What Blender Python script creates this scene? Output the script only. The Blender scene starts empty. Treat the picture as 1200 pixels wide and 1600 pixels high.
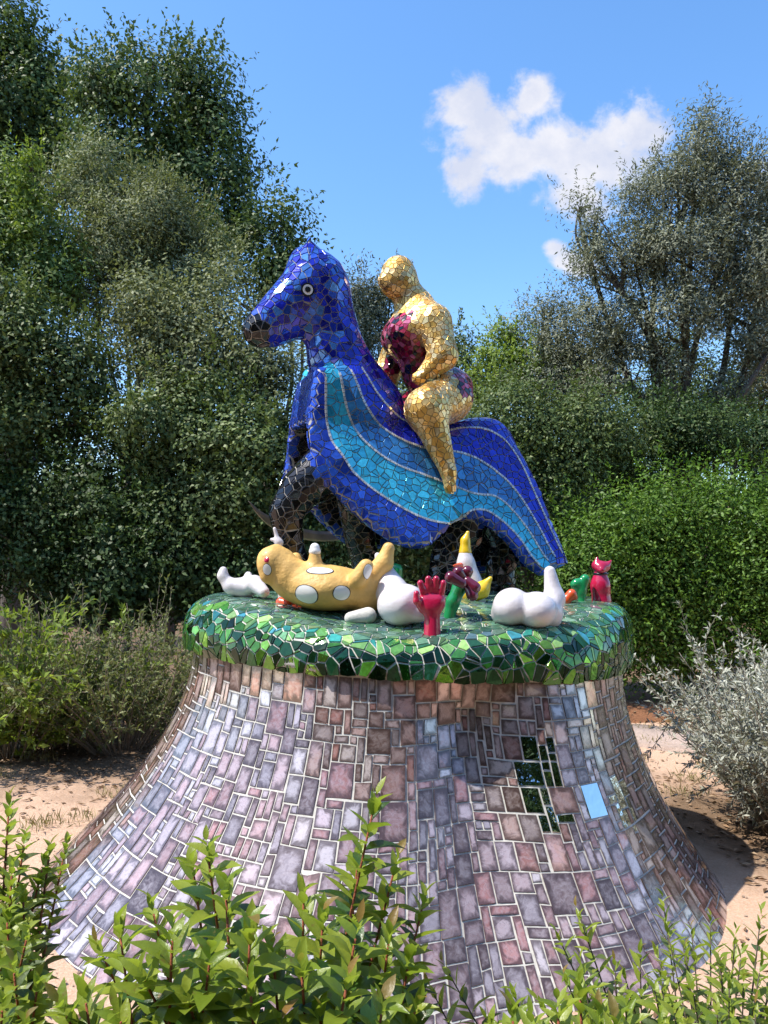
import bpy, math, random
import numpy as np
from mathutils import Vector, kdtree
random.seed(7); rng = np.random.default_rng(7)
R = math.radians
SC = bpy.context.scene; COL = SC.collection
F = 1250.0; EYE = 1.6; HY = 880.0          # focal length in reference pixels, eye height, horizon row

# ------------------------------------------------------------------ camera
cam = bpy.data.cameras.new('camera'); camo = bpy.data.objects.new('camera', cam); COL.objects.link(camo)
camo.location = (0, 0, EYE); camo.rotation_euler = (R(90), 0, 0)
cam.sensor_fit = 'VERTICAL'; cam.sensor_height = 36; cam.lens = 36*F/1600; cam.shift_y = 0.05
cam.clip_start = .05; cam.clip_end = 2000
SC.camera = camo
# ------------------------------------------------------------------ light
SUN_EL, SUN_AZ = 60.0, 14.0                # azimuth: degrees from -X towards the camera side (-Y)
to_sun = Vector((-math.cos(R(SUN_EL))*math.cos(R(SUN_AZ)), -math.cos(R(SUN_EL))*math.sin(R(SUN_AZ)), math.sin(R(SUN_EL))))
sl = bpy.data.lights.new('sun', 'SUN'); sl.energy = 4.6; sl.angle = R(.53); sl.color = (1, .95, .86)
so = bpy.data.objects.new('sun', sl); COL.objects.link(so); so.rotation_euler = to_sun.to_track_quat('Z', 'Y').to_euler()
SC.view_settings.view_transform = 'Standard'; SC.view_settings.look = 'None'
SC.view_settings.gamma = 1; SC.view_settings.exposure = 0.55; SC.view_settings.use_curve_mapping = False
SC.cycles.max_bounces = 8; SC.cycles.transparent_max_bounces = 4; SC.cycles.caustics_reflective = False
SC.cycles.caustics_refractive = False; SC.cycles.sample_clamp_indirect = 6

W = bpy.data.worlds.new('World'); SC.world = W; W.use_nodes = True
class NT:
    def __init__(s, tree): s.t = tree; s.n = tree.nodes; s.l = tree.links
    def add(s, typ, ins=None, **kw):
        n = s.n.new(typ)
        for k, v in kw.items(): setattr(n, k, v)
        for k, v in (ins or {}).items():
            i = n.inputs[k]
            if hasattr(v, 'is_output'): s.l.new(v, i)
            else: i.default_value = v
        return n
    def m(s, op, a, b=0.0, c=0.0): return s.add('ShaderNodeMath', {0: a, 1: b, 2: c}, operation=op).outputs[0]
    def mix(s, f, a, b, typ='MIX'):
        n = s.add('ShaderNodeMix', data_type='RGBA', blend_type=typ)
        for k, v in ((0, f), (6, a), (7, b)):
            if hasattr(v, 'is_output'): s.l.new(v, n.inputs[k])
            else: n.inputs[k].default_value = v if k == 0 else (*v[:3], 1)
        return n.outputs[2]
    def ramp(s, f, stops):
        n = s.add('ShaderNodeValToRGB', {0: f}); e = n.color_ramp.elements
        while len(e) < len(stops): e.new(.5)
        for q, (p, c) in zip(e, stops): q.position = p; q.color = (*c[:3], 1)
        return n.outputs[0]
    def noise(s, vec, scale, detail=4, rough=.55, dist=0):
        n = s.add('ShaderNodeTexNoise', {'Scale': scale, 'Detail': detail, 'Roughness': rough, 'Distortion': dist})
        if vec is not None: s.l.new(vec, n.inputs['Vector'])
        return n.outputs[0]
    def rng(s, v, a, b, c=0.0, d=1.0, smooth=False):
        n = s.add('ShaderNodeMapRange', {0: v, 1: a, 2: b, 3: c, 4: d})
        if smooth: n.interpolation_type = 'SMOOTHSTEP'
        return n.outputs[0]
w = NT(W.node_tree); w.n.clear()
sky = w.add('ShaderNodeTexSky', sky_type='NISHITA'); sky.sun_disc = False
sky.sun_elevation = R(SUN_EL); sky.sun_rotation = math.atan2(to_sun.x, to_sun.y)
sky.air_density = 1.0; sky.dust_density = .6; sky.ozone_density = 2.5
skyc = w.add('ShaderNodeHueSaturation', {'Saturation': 1.2, 'Value': 1.4, 'Color': sky.outputs[0]}).outputs[0]
g = w.add('ShaderNodeTexCoord').outputs['Generated']
sp = w.add('ShaderNodeSeparateXYZ', {0: g})
yy = w.m('MAXIMUM', sp.outputs[1], .05)
q = w.add('ShaderNodeCombineXYZ', {0: w.m('DIVIDE', sp.outputs[0], yy), 1: w.m('DIVIDE', sp.outputs[2], yy)}).outputs[0]
fld = None
CL = [(728,170,54,50),(765,215,86,70),(832,150,40,40),(735,262,50,46),(800,240,96,60),(880,235,96,58),(1000,205,60,56),(940,250,100,66),(900,310,70,40),(868,388,20,16),(884,408,26,20),(905,420,30,16),(1215,275,40,30),
      (-700,300,160,60),(-560,260,120,50),(2100,380,220,70),(2320,330,150,60)]
for (px, py, rx, ry) in CL:
    v = w.add('ShaderNodeVectorMath', {0: q, 1: ((px-600)/F, (HY-py)/F, 0)}, operation='SUBTRACT').outputs[0]
    v = w.add('ShaderNodeVectorMath', {0: v, 1: (F/rx, F/ry, 1)}, operation='MULTIPLY').outputs[0]
    L_ = w.add('ShaderNodeVectorMath', {0: v}, operation='LENGTH').outputs['Value']
    fld = L_ if fld is None else w.m('SMOOTH_MIN', fld, L_, .35)
nz = w.noise(q, 17, 10, .6, .25)
nz2 = w.noise(q, 46, 5, .6)
fl2 = w.m('ADD', w.m('ADD', fld, w.m('MULTIPLY', w.m('SUBTRACT', nz, .5), 2.2)), w.m('MULTIPLY', w.m('SUBTRACT', nz2, .5), .8))
mask = w.rng(fl2, 1.14, .40, 0, .96, True)
mask = w.m('MULTIPLY', mask, w.m('GREATER_THAN', sp.outputs[1], .06))
cc = w.mix(w.rng(w.noise(q, 13, 7, .6), .38, .60), (3.3, 3.5, 4.2), (4.25, 4.25, 4.55))
out = w.mix(mask, skyc, cc)
bg = w.add('ShaderNodeBackground', {0: out, 1: .148})
w.l.new(bg.outputs[0], w.add('ShaderNodeOutputWorld').inputs[0])

# ------------------------------------------------------------------ helpers
def P(px, py, d): return np.array(((px-600)/F*d, d, EYE+(HY-py)/F*d))
WO = {}
def place(o, origin, parent=None):
    origin = np.array(origin, float); WO[o.name] = origin
    pw = WO[parent.name] if parent is not None else np.zeros(3)
    o.parent = parent; o.location = origin-pw; COL.objects.link(o); return o
def tag(o, label=None, cat=None, group=None, kind=None):
    for k, v in (('label', label), ('category', cat), ('group', group), ('kind', kind)):
        if v: o[k] = v
    return o
def thing(name, loc, label, cat, group=None):
    o = bpy.data.objects.new(name, None); o.empty_display_size = .1; place(o, loc); return tag(o, label, cat, group)
def part(name, me, parent=None, origin=None, mats=(), kind=None):
    """me: mesh in world coordinates; its vertices are moved so that origin is its own"""
    if origin is None: origin = WO[parent.name] if parent is not None else np.zeros(3)
    n = len(me.vertices); a = np.empty(n*3); me.vertices.foreach_get('co', a)
    me.vertices.foreach_set('co', (a.reshape(-1, 3)-np.array(origin)).ravel())
    for m_ in mats: me.materials.append(m_)
    o = bpy.data.objects.new(name, me); place(o, origin, parent)
    if kind: o['kind'] = kind
    return o
def mesh(name, V, Fs, smooth=False, mi=None):
    me = bpy.data.meshes.new(name)
    me.from_pydata([tuple(v) for v in V], [], [tuple(f) for f in Fs])
    if mi is not None: me.polygons.foreach_set('material_index', np.array(mi, np.int32))
    if smooth: me.polygons.foreach_set('use_smooth', np.ones(len(me.polygons), bool))
    me.update(); return me
def fastmesh(name, V, Q, smooth=False):
    """uniform faces: Q is (n,k)"""
    me = bpy.data.meshes.new(name); V = np.asarray(V, np.float32); Q = np.asarray(Q, np.int32); n, k = Q.shape
    me.vertices.add(len(V)); me.vertices.foreach_set('co', V.ravel())
    me.loops.add(n*k); me.loops.foreach_set('vertex_index', Q.ravel())
    me.polygons.add(n); me.polygons.foreach_set('loop_start', np.arange(0, n*k, k, dtype=np.int32))
    if smooth: me.polygons.foreach_set('use_smooth', np.ones(n, bool))
    me.update(calc_edges=True); return me
class MB:
    def __init__(s): s.v = []; s.f = []; s.mi = []
    def add(s, V, Fs, m=0):
        o = len(s.v); s.v.extend(tuple(map(float, v)) for v in V); s.f.extend(tuple(i+o for i in f) for f in Fs); s.mi.extend([m]*len(Fs)); return s
    def tube(s, pts, rad, n=6, m=0):
        pts = np.array(pts, float); k = len(pts); rad = np.broadcast_to(rad, (k,)); V = []; ref = np.array((.3, .2, 1.))
        for i in range(k):
            t = pts[min(i+1, k-1)]-pts[max(i-1, 0)]; t /= np.linalg.norm(t)+1e-9
            a = np.cross(t, ref if abs(t @ ref) < .95*np.linalg.norm(ref) else (1, 0, 0)); a /= np.linalg.norm(a); b = np.cross(t, a)
            for j in range(n):
                an = 2*math.pi*j/n; V.append(pts[i]+rad[i]*(a*math.cos(an)+b*math.sin(an)))
        Fs = [(i*n+j, i*n+(j+1) % n, (i+1)*n+(j+1) % n, (i+1)*n+j) for i in range(k-1) for j in range(n)]
        Fs += [tuple(range(n))[::-1], tuple((k-1)*n+j for j in range(n))]
        return s.add(V, Fs, m)
    def mesh(s, name, smooth=True): return mesh(name, s.v, s.f, smooth, s.mi)
def spline(pts, n=8, closed=False):
    p = np.array(pts, float); k = len(p); out = []
    for i in range(k if closed else k-1):
        if closed: a, b, c, d = p[i-1], p[i], p[(i+1) % k], p[(i+2) % k]
        else: a, b, c, d = p[max(i-1, 0)], p[i], p[i+1], p[min(i+2, k-1)]
        for t in np.arange(n)/n: out.append(.5*(2*b+(c-a)*t+(2*a-5*b+4*c-d)*t*t+(3*b-a-3*c+d)*t**3))
    if not closed: out.append(p[-1])
    return np.array(out)

# ------------------------------------------------------------------ materials
def mat(name):
    m = bpy.data.materials.new(name); m.use_nodes = True; t = NT(m.node_tree)
    bs = t.n['Principled BSDF']; return m, t, bs
def paint(name, c, rough=.25, var=.12, bump=.15, coat=.3, metal=0., scale=6):
    m, t, b = mat(name); co = t.add('ShaderNodeTexCoord').outputs['Object']
    n = t.noise(co, scale, 5); c = np.array(c)
    t.l.new(t.mix(t.rng(n, .3, .7), tuple(c*(1-var)), tuple(np.minimum(c*(1+var), .9))), b.inputs['Base Color'])
    b.inputs['Metallic'].default_value = metal; b.inputs['Coat Weight'].default_value = coat; b.inputs['Coat Roughness'].default_value = .08
    t.l.new(t.rng(t.noise(co, 14, 4), .3, .7, rough*.8, rough*1.25), b.inputs['Roughness'])
    bn = t.add('ShaderNodeBump', {'Strength': bump, 'Distance': .01, 'Height': t.noise(co, 22, 3)})
    t.l.new(bn.outputs[0], b.inputs['Normal']); return m
def leafmat(name, c1, c2, trans=.3, rough=.45, c3=None):
    m, t, b = mat(name); gi = t.add('ShaderNodeNewGeometry'); oi = t.add('ShaderNodeObjectInfo')
    r = t.m('FRACT', t.m('ADD', gi.outputs['Random Per Island'], oi.outputs['Random']))
    st = [(0, c1), (.75, c2)] + ([(1, c3)] if c3 else [])
    c = t.ramp(r, st)
    co = t.add('ShaderNodeTexCoord').outputs['Object']
    big = t.rng(t.noise(co, 1.1, 3), .35, .65, .78, 1.2)
    c = t.add('ShaderNodeHueSaturation', {'Value': big, 'Color': c}).outputs[0]
    t.l.new(c, b.inputs['Base Color']); b.inputs['Roughness'].default_value = rough+.1; b.inputs['Specular IOR Level'].default_value = .28
    tr = t.add('ShaderNodeBsdfTranslucent', {0: t.mix(.5, c, tuple(np.array(c2)*np.array((1.5, 1.6, .5))))})
    mx = t.add('ShaderNodeMixShader', {0: trans, 1: b.outputs[0], 2: tr.outputs[0]})
    t.l.new(mx.outputs[0], t.n['Material Output'].inputs[0]); return m
def barkmat(name, c):
    m, t, b = mat(name); co = t.add('ShaderNodeTexCoord').outputs['Object']
    t.l.new(t.mix(t.noise(co, 30, 6, .7), tuple(np.array(c)*.45), tuple(np.array(c)*1.4)), b.inputs['Base Color']); b.inputs['Roughness'].default_value = .9
    bn = t.add('ShaderNodeBump', {'Strength': .6, 'Distance': .02, 'Height': t.noise(co, 45, 5)}); t.l.new(bn.outputs[0], b.inputs['Normal']); return m
def glassmat(name, metal=.35, rough=.1, scale=60, mott=.25):
    """coloured mosaic chip: its own colour in the attribute 'tint'; alpha 1 = plain mirror"""
    m, t, b = mat(name); at = t.add('ShaderNodeAttribute', attribute_name='tint')
    co = t.add('ShaderNodeNewGeometry').outputs['Position']
    n = t.rng(t.noise(co, scale, 4), .3, .7, 1-mott, 1+mott)
    c = t.add('ShaderNodeHueSaturation', {'Value': n, 'Color': at.outputs['Color']}).outputs[0]
    t.l.new(c, b.inputs['Base Color'])
    t.l.new(t.rng(at.outputs['Alpha'], 0, 1, metal, 1), b.inputs['Metallic'])
    t.l.new(t.m('MULTIPLY', t.rng(t.noise(co, 9, 3), .3, .7, rough*.6, rough*1.5), t.rng(at.outputs['Alpha'], 0, 1, 1, .25)), b.inputs['Roughness'])
    b.inputs['Coat Weight'].default_value = .35; b.inputs['Coat Roughness'].default_value = .03
    bn = t.add('ShaderNodeBump', {'Strength': .12, 'Distance': .01, 'Height': t.noise(co, 18, 2)}); t.l.new(bn.outputs[0], b.inputs['Normal'])
    return m
def agedmirror():
    m, t, b = mat('aged pink mirror tile'); at = t.add('ShaderNodeAttribute', attribute_name='tint')
    uv = t.add('ShaderNodeUVMap', uv_map='UVMap').outputs[0]; s = t.add('ShaderNodeSeparateXYZ', {0: uv})
    co = t.add('ShaderNodeNewGeometry').outputs['Position']
    ex = t.m('ABSOLUTE', t.m('SUBTRACT', s.outputs[0], .5)); ey = t.m('ABSOLUTE', t.m('SUBTRACT', s.outputs[1], .5))
    e = t.m('SMOOTH_MAX', ex, ey, .12)
    n1 = t.noise(co, 15, 6, .62, 1.6); n2 = t.noise(co, 34, 4, .55, 1.6)
    f = t.m('ADD', e, t.m('MULTIPLY', t.m('SUBTRACT', n1, .5), .85))
    stain = t.rng(f, .22, .50, 0, .95, True)                       # silvering gone brown from the edges inwards
    pale = t.mix(t.rng(n2, .35, .65), at.outputs['Color'], t.mix(.35, at.outputs['Color'], (.72, .62, .60)))
    c = t.mix(stain, pale, t.mix(.16, (.07, .042, .036), at.outputs['Color']))
    vein = t.rng(t.m('ABSOLUTE', t.m('SUBTRACT', t.noise(co, 17, 3, .5, 2.2), .5)), .0, .018, .45, 0)
    c = t.mix(vein, c, (.14, .09, .085))
    c = t.mix(at.outputs['Alpha'], c, (.78, .80, .80))
    t.l.new(c, b.inputs['Base Color'])
    t.l.new(t.m('MAXIMUM', at.outputs['Alpha'], t.rng(stain, 0, 1, .38, .36)), b.inputs['Metallic'])
    t.l.new(t.m('MULTIPLY', t.rng(n1, .3, .7, .06, .2), t.rng(at.outputs['Alpha'], 0, 1, 1, .04)), b.inputs['Roughness'])
    b.inputs['Coat Weight'].default_value = .6; b.inputs['Coat Roughness'].default_value = .04
    bn = t.add('ShaderNodeBump', {'Strength': .10, 'Distance': .01, 'Height': t.noise(co, 14, 2)}); t.l.new(bn.outputs[0], b.inputs['Normal'])
    return m
M_PINK = agedmirror()
M_CHIP = glassmat('coloured glass chip', .3, .10)
M_GREEN = glassmat('green mirror glass chip', .2, .07)
M_GOLD = glassmat('gold mirror chip', .85, .44, 30, .15)
M_RUBY = glassmat('ruby glass chip', .1, .09)
M_GROUT = paint('pale cement grout', (.55, .53, .48), .85, .2, .3, 0, 0, 40)
M_GROUTD = paint('grey cement grout', (.42, .40, .37), .85, .2, .3, 0, 0, 40)
M_GROUTG = paint('ochre cement grout', (.33, .25, .12), .7, .2, .3, 0, 0, 40)
M_WHITE = paint('white gloss paint', (.72, .67, .68), .3, .10, .3, .35)
M_YELLOW = paint('ochre yellow paint', (.70, .42, .12), .55, .16, .8, .05, 0, 14)
M_SPOT = paint('white spot paint', (.82, .80, .76), .15, .05, .1, .6)
M_BLACK = paint('black paint', (.012, .012, .013), .3, .2, .1, .3)
M_RED = paint('crimson gloss paint', (.50, .012, .06), .2, .2, .3, .6)
M_GREENP = paint('emerald gloss paint', (.015, .26, .08), .16, .1, .1, .6)
M_MAROON = paint('maroon gloss paint', (.13, .012, .03), .18, .1, .1, .6)
M_ORANGE = paint('orange red paint', (.75, .10, .025), .25, .1, .1, .4)
M_LEMON = paint('lemon yellow paint', (.80, .52, .02), .25, .1, .1, .4)
M_BLADE = paint('rusted pale blade', (.42, .30, .22), .55, .3, .4, 0, .3, 12)

# ------------------------------------------------------------------ distance fields -> surfaces -> mosaic chips
def cap(Q, a, b, ra, rb=None):
    rb = ra if rb is None else rb; a = np.array(a); b = np.array(b); d = b-a; L2 = d @ d+1e-12
    t = np.clip(((Q-a) @ d)/L2, 0, 1); return np.linalg.norm(Q-a-t[..., None]*d, axis=-1)-(ra+(rb-ra)*t)
def ell(Q, c, r):
    r = np.array(r, float); p = Q-np.array(c); k0 = np.linalg.norm(p/r, axis=-1); k1 = np.linalg.norm(p/(r*r), axis=-1)+1e-9
    return k0*(k0-1)/k1
def smin(a, b, k): h = np.clip(.5+.5*(b-a)/k, 0, 1); return b+(a-b)*h-k*h*(1-h)
def smax(a, b, k): return -smin(-a, -b, k)
def poly2(U, Z, poly):
    p = np.array(poly); n = len(p); d = np.full(U.shape, 1e9); ins = np.zeros(U.shape, bool)
    for i in range(n):
        a = p[i]; b = p[(i+1) % n]; e = b-a; wx = U-a[0]; wz = Z-a[1]
        t = np.clip((wx*e[0]+wz*e[1])/(e @ e+1e-12), 0, 1); d = np.minimum(d, (wx-t*e[0])**2+(wz-t*e[1])**2)
        c = (a[1] > Z) != (b[1] > Z)
        ins ^= c & (U < (b[0]-a[0])*(Z-a[1])/((b[1]-a[1]) if abs(b[1]-a[1]) > 1e-12 else 1e-12)+a[0])
    return np.where(ins, -np.sqrt(d), np.sqrt(d))
class Vol:
    def __init__(s, lo, hi, h, fn):
        s.lo = np.array(lo, float); s.h = h; s.n = np.ceil((np.array(hi)-s.lo)/h).astype(int)+1
        ax = [s.lo[i]+h*np.arange(s.n[i]) for i in range(3)]
        s.Q = np.stack(np.meshgrid(*ax, indexing='ij'), -1); s.a = fn(s.Q); s.Q = None
    def f(s, p):
        g = np.clip((np.asarray(p)-s.lo)/s.h, 0, s.n-1.001); i = g.astype(int); t = g-i; r = 0
        for dx in (0, 1):
            for dy in (0, 1):
                for dz in (0, 1):
                    wt = np.abs(1-dx-t[..., 0])*np.abs(1-dy-t[..., 1])*np.abs(1-dz-t[..., 2])
                    r = r+wt*s.a[i[..., 0]+dx, i[..., 1]+dy, i[..., 2]+dz]
        return r
    def grad(s, p):
        p = np.asarray(p); e = s.h*.9; return np.stack([(s.f(p+e*v)-s.f(p-e*v))/(2*e) for v in np.eye(3)], -1)
    def nrm(s, p): g_ = s.grad(p); return g_/(np.linalg.norm(g_, axis=-1, keepdims=True)+1e-9)
    def proj(s, p, it=3):
        for _ in range(it):
            g_ = s.grad(p); p = p-np.clip(s.f(p), -.04, .04)[..., None]*g_/np.maximum((g_*g_).sum(-1, keepdims=True), .25)
        return p
    def surf(s):
        """surface nets: vertices and quads of the zero level"""
        A = s.a; n = np.array(A.shape)-1; sg = A < 0
        cnt = np.zeros(n, np.int8); acc = np.zeros((*n, 3)); num = np.zeros(n)
        cs = [(i, j, k) for i in (0, 1) for j in (0, 1) for k in (0, 1)]
        sl_ = lambda c: tuple(slice(c[i], c[i]+n[i]) for i in range(3))
        for c in cs: cnt += sg[sl_(c)]
        act = (cnt > 0) & (cnt < 8)
        for c in cs:
            for ax in range(3):
                if c[ax]: continue
                d = list(c); d[ax] = 1
                a = A[sl_(c)]; b = A[sl_(d)]; x = (a < 0) != (b < 0)
                t = np.where(x, a/np.where(x, a-b, 1), 0)
                pos = np.array(c, float)
                for q_ in range(3): acc[..., q_] += x*(pos[q_]+(t if q_ == ax else 0))
                num += x
        idx = np.full(n, -1); ii = np.argwhere(act); idx[act] = np.arange(len(ii))
        V = s.lo+s.h*(ii+acc[act]/num[act][:, None]); Fq = []
        for ax in range(3):
            u, v = (ax+1) % 3, (ax+2) % 3
            lo = [slice(1, n[0]), slice(1, n[1]), slice(1, n[2])]; lo[ax] = slice(0, n[ax]); hi = list(lo); hi[ax] = slice(1, n[ax]+1)
            a = sg[tuple(lo)]; b = sg[tuple(hi)]; e = np.argwhere(a != b)
            if not len(e): continue
            off = np.array([1, 1, 1]); off[ax] = 0; e0 = e+off
            fl = a[tuple(e.T)]
            def cell(du, dv): c = e0.copy(); c[:, u] -= du; c[:, v] -= dv; return idx[tuple(c.T)]
            qd = np.stack([cell(1, 1), cell(0, 1), cell(0, 0), cell(1, 0)], 1)
            qd[~fl] = qd[~fl][:, ::-1]; Fq.append(qd)
        return V, np.concatenate(Fq)

def seeds_on(V, Q, spacing, extra=None, keep=None, jitter=.45):
    """random well spaced points on the surface; extra: fixed seeds that come first"""
    a, b, c, d = (V[Q[:, i]] for i in range(4))
    ar = np.linalg.norm(np.cross(c-a, d-b), axis=1)/2; tot = ar.sum()
    m_ = int(tot/(spacing*spacing)*9)
    i = rng.choice(len(Q), m_, p=ar/tot); s, t = rng.random((2, m_, 1))
    p = (1-s)*(1-t)*a[i]+s*(1-t)*b[i]+s*t*c[i]+(1-s)*t*d[i]
    if keep is not None: p = p[keep(p)]
    rad = spacing*(1-jitter+2*jitter*rng.random(len(p))**1.6)*.84
    out = [] if extra is None else [tuple(x) for x in extra]
    cell = spacing; gr = {}
    for x in out: gr.setdefault(tuple(int(math.floor(y/cell)) for y in x), []).append(x)
    for x, r in zip(p, rad):
        k = tuple(int(math.floor(y/cell)) for y in x); ok = True; r2 = r*r
        for dx in (-1, 0, 1):
            for dy in (-1, 0, 1):
                for dz in (-1, 0, 1):
                    for y in gr.get((k[0]+dx, k[1]+dy, k[2]+dz), ()):
                        if (x[0]-y[0])**2+(x[1]-y[1])**2+(x[2]-y[2])**2 < r2: ok = False; break
                    if not ok: break
                if not ok: break
            if not ok: break
        if ok: x = tuple(x); out.append(x); gr.setdefault(k, []).append(x)
    return np.array(out)
def chips(vol, S, spacing, gap=.006, flat=.5, split=.45):
    """one flat chip polygon round each seed (tangent-plane Voronoi cell shrunk by the joint)"""
    N = vol.nrm(S); kd = kdtree.KDTree(len(S))
    for i, x in enumerate(S): kd.insert(x, i)
    kd.balance(); rings = []; T = []
    for i, x in enumerate(S):
        n = N[i]; a = np.cross(n, (0, 0, 1) if abs(n[2]) < .9 else (1, 0, 0)); a /= np.linalg.norm(a); b = np.cross(n, a)
        r = spacing*1.0; pl = [(r*math.cos(k*math.pi/4), r*math.sin(k*math.pi/4)) for k in range(8)]
        for co, j, dist in kd.find_n(x, 15):
            if j == i or N[j] @ n < -.2: continue
            dv = np.array(co)-x; ux, uy = dv @ a, dv @ b; L = math.hypot(ux, uy)
            if L < 1e-5 or L > 2.4*spacing: continue
            ux /= L; uy /= L; lim = dist/2-gap/2; np_ = []
            for k in range(len(pl)):
                p, q_ = pl[k], pl[(k+1) % len(pl)]; dp = p[0]*ux+p[1]*uy-lim; dq = q_[0]*ux+q_[1]*uy-lim
                if dp <= 0: np_.append(p)
                if dp*dq < 0: t = dp/(dp-dq); np_.append((p[0]+t*(q_[0]-p[0]), p[1]+t*(q_[1]-p[1])))
            pl = np_
            if len(pl) < 3: break
        if len(pl) < 3: rings.append(None); continue
        # drop nearly coincident corners
        c = [pl[0]]
        for p in pl[1:]:
            if math.hypot(p[0]-c[-1][0], p[1]-c[-1][1]) > .003: c.append(p)
        if len(c) < 3: rings.append(None); continue
        pl = np.array(c); rings.append(x+pl[:, :1]*a+pl[:, 1:]*b)
    ok = [k for k, r_ in enumerate(rings) if r_ is not None]
    allp = np.concatenate([rings[k] for k in ok]); pr = vol.proj(allp, 2); allp = pr*(1-flat)+allp*flat
    o = 0; res = []
    for k in ok:
        m_ = len(rings[k]); rg = allp[o:o+m_]; o += m_
        if m_ >= 4 and rng.random() < split:
            i = rng.integers(m_); j = (i+2+rng.integers(m_-3)) % m_ if m_ > 3 else i; i, j = min(i, j), max(i, j)
            a = rg[i]+(rg[(i+1) % m_]-rg[i])*rng.uniform(.15, .85); b = rg[j]+(rg[(j+1) % m_]-rg[j])*rng.uniform(.15, .85); d = b-a; L = np.linalg.norm(d)
            if L > .02:
                sd = np.cross(N[k], d/L)*gap*.42; A_ = np.concatenate([[a], rg[i+1:j+1], [b]]); B_ = np.concatenate([[b], rg[j+1:], rg[:i+1], [a]])
                for q_ in (A_, B_):
                    sgn = np.sign((q_.mean(0)-a) @ sd) or 1; q_ = q_.copy(); q_[0] += sd*sgn; q_[-1] += sd*sgn
                    c2 = [q_[0]]
                    for p in q_[1:]:
                        if np.linalg.norm(p-c2[-1]) > .004: c2.append(p)
                    if len(c2) >= 3: res.append((np.array(c2), N[k], S[k]))
                continue
        res.append((rg, N[k], S[k]))
    return res
def tilemesh(name, tiles, tints, proud=.006, sink=.006, bev=.0018, uvs=None):
    V = []; Fs = []; fc = []; UV = []
    for (ring, n, c), tc, u in zip(tiles, tints, uvs or [None]*len(tiles)):
        k = len(ring); o = len(V); cen = ring.mean(0); dr = cen-ring; L = np.linalg.norm(dr, axis=1, keepdims=True)+1e-9
        up = np.asarray(n); top = ring+dr/L*np.minimum(bev, L*.3)+up*proud
        V.extend(top); V.extend(ring+up*(proud-bev)); V.extend(ring-up*sink)
        Fs.append(tuple(range(o, o+k)))
        for j in range(k):
            j2 = (j+1) % k
            Fs.append((o+k+j, o+k+j2, o+j2, o+j)); Fs.append((o+2*k+j, o+2*k+j2, o+k+j2, o+k+j))
        fc.extend([tc]*(2*k+1))
        if u is not None:
            UV.extend(u)
            for j in range(k): j2 = (j+1) % k; UV.extend([u[j], u[j2], u[j2], u[j]]*2)
    me = mesh(name, V, Fs)
    at = me.attributes.new('tint', 'FLOAT_COLOR', 'FACE'); at.data.foreach_set('color', np.array(fc, np.float32).ravel())
    if UV: me.uv_layers.new(name='UVMap').data.foreach_set('uv', np.array(UV, np.float32).ravel())
    return me
def lay(tiles, tints, name, parent, m, limit=300, uvs=None, weight=None, **kw):
    """the chips that show largest become parts of their own, the rest one joined part"""
    eye = np.array((0, 0, EYE)); sc = []
    for i, (ring, n, c) in enumerate(tiles):
        cen = ring.mean(0); v = eye-cen; D = np.linalg.norm(v); e = ring-cen
        ar = sum(np.linalg.norm(np.cross(e[j], e[(j+1) % len(e)])) for j in range(len(e)))/2
        sc.append(max(0, (n @ v)/D)*ar/D**2*(weight(cen) if weight else 1))
    order = np.argsort(sc)[::-1]; big = [i for i in order[:limit] if sc[i] > 0]; sb = set(big)
    rest = [i for i in range(len(tiles)) if i not in sb]
    for i in big:
        me = tilemesh(name, [tiles[i]], [tints[i]], uvs=[uvs[i]] if uvs else None, **kw)
        part(name, me, parent, tiles[i][0].mean(0), [m])
    if rest: part(name+'_remainder' if False else name, tilemesh(name, [tiles[i] for i in rest], [tints[i] for i in rest], uvs=[uvs[i] for i in rest] if uvs else None, **kw), parent, None, [m], 'stuff')
def pick(cols, j=.12):
    c = np.array(cols[rng.integers(len(cols))], float)*(1+j*rng.normal()); return (*np.clip(c, .002, .95), 0.)

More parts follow.
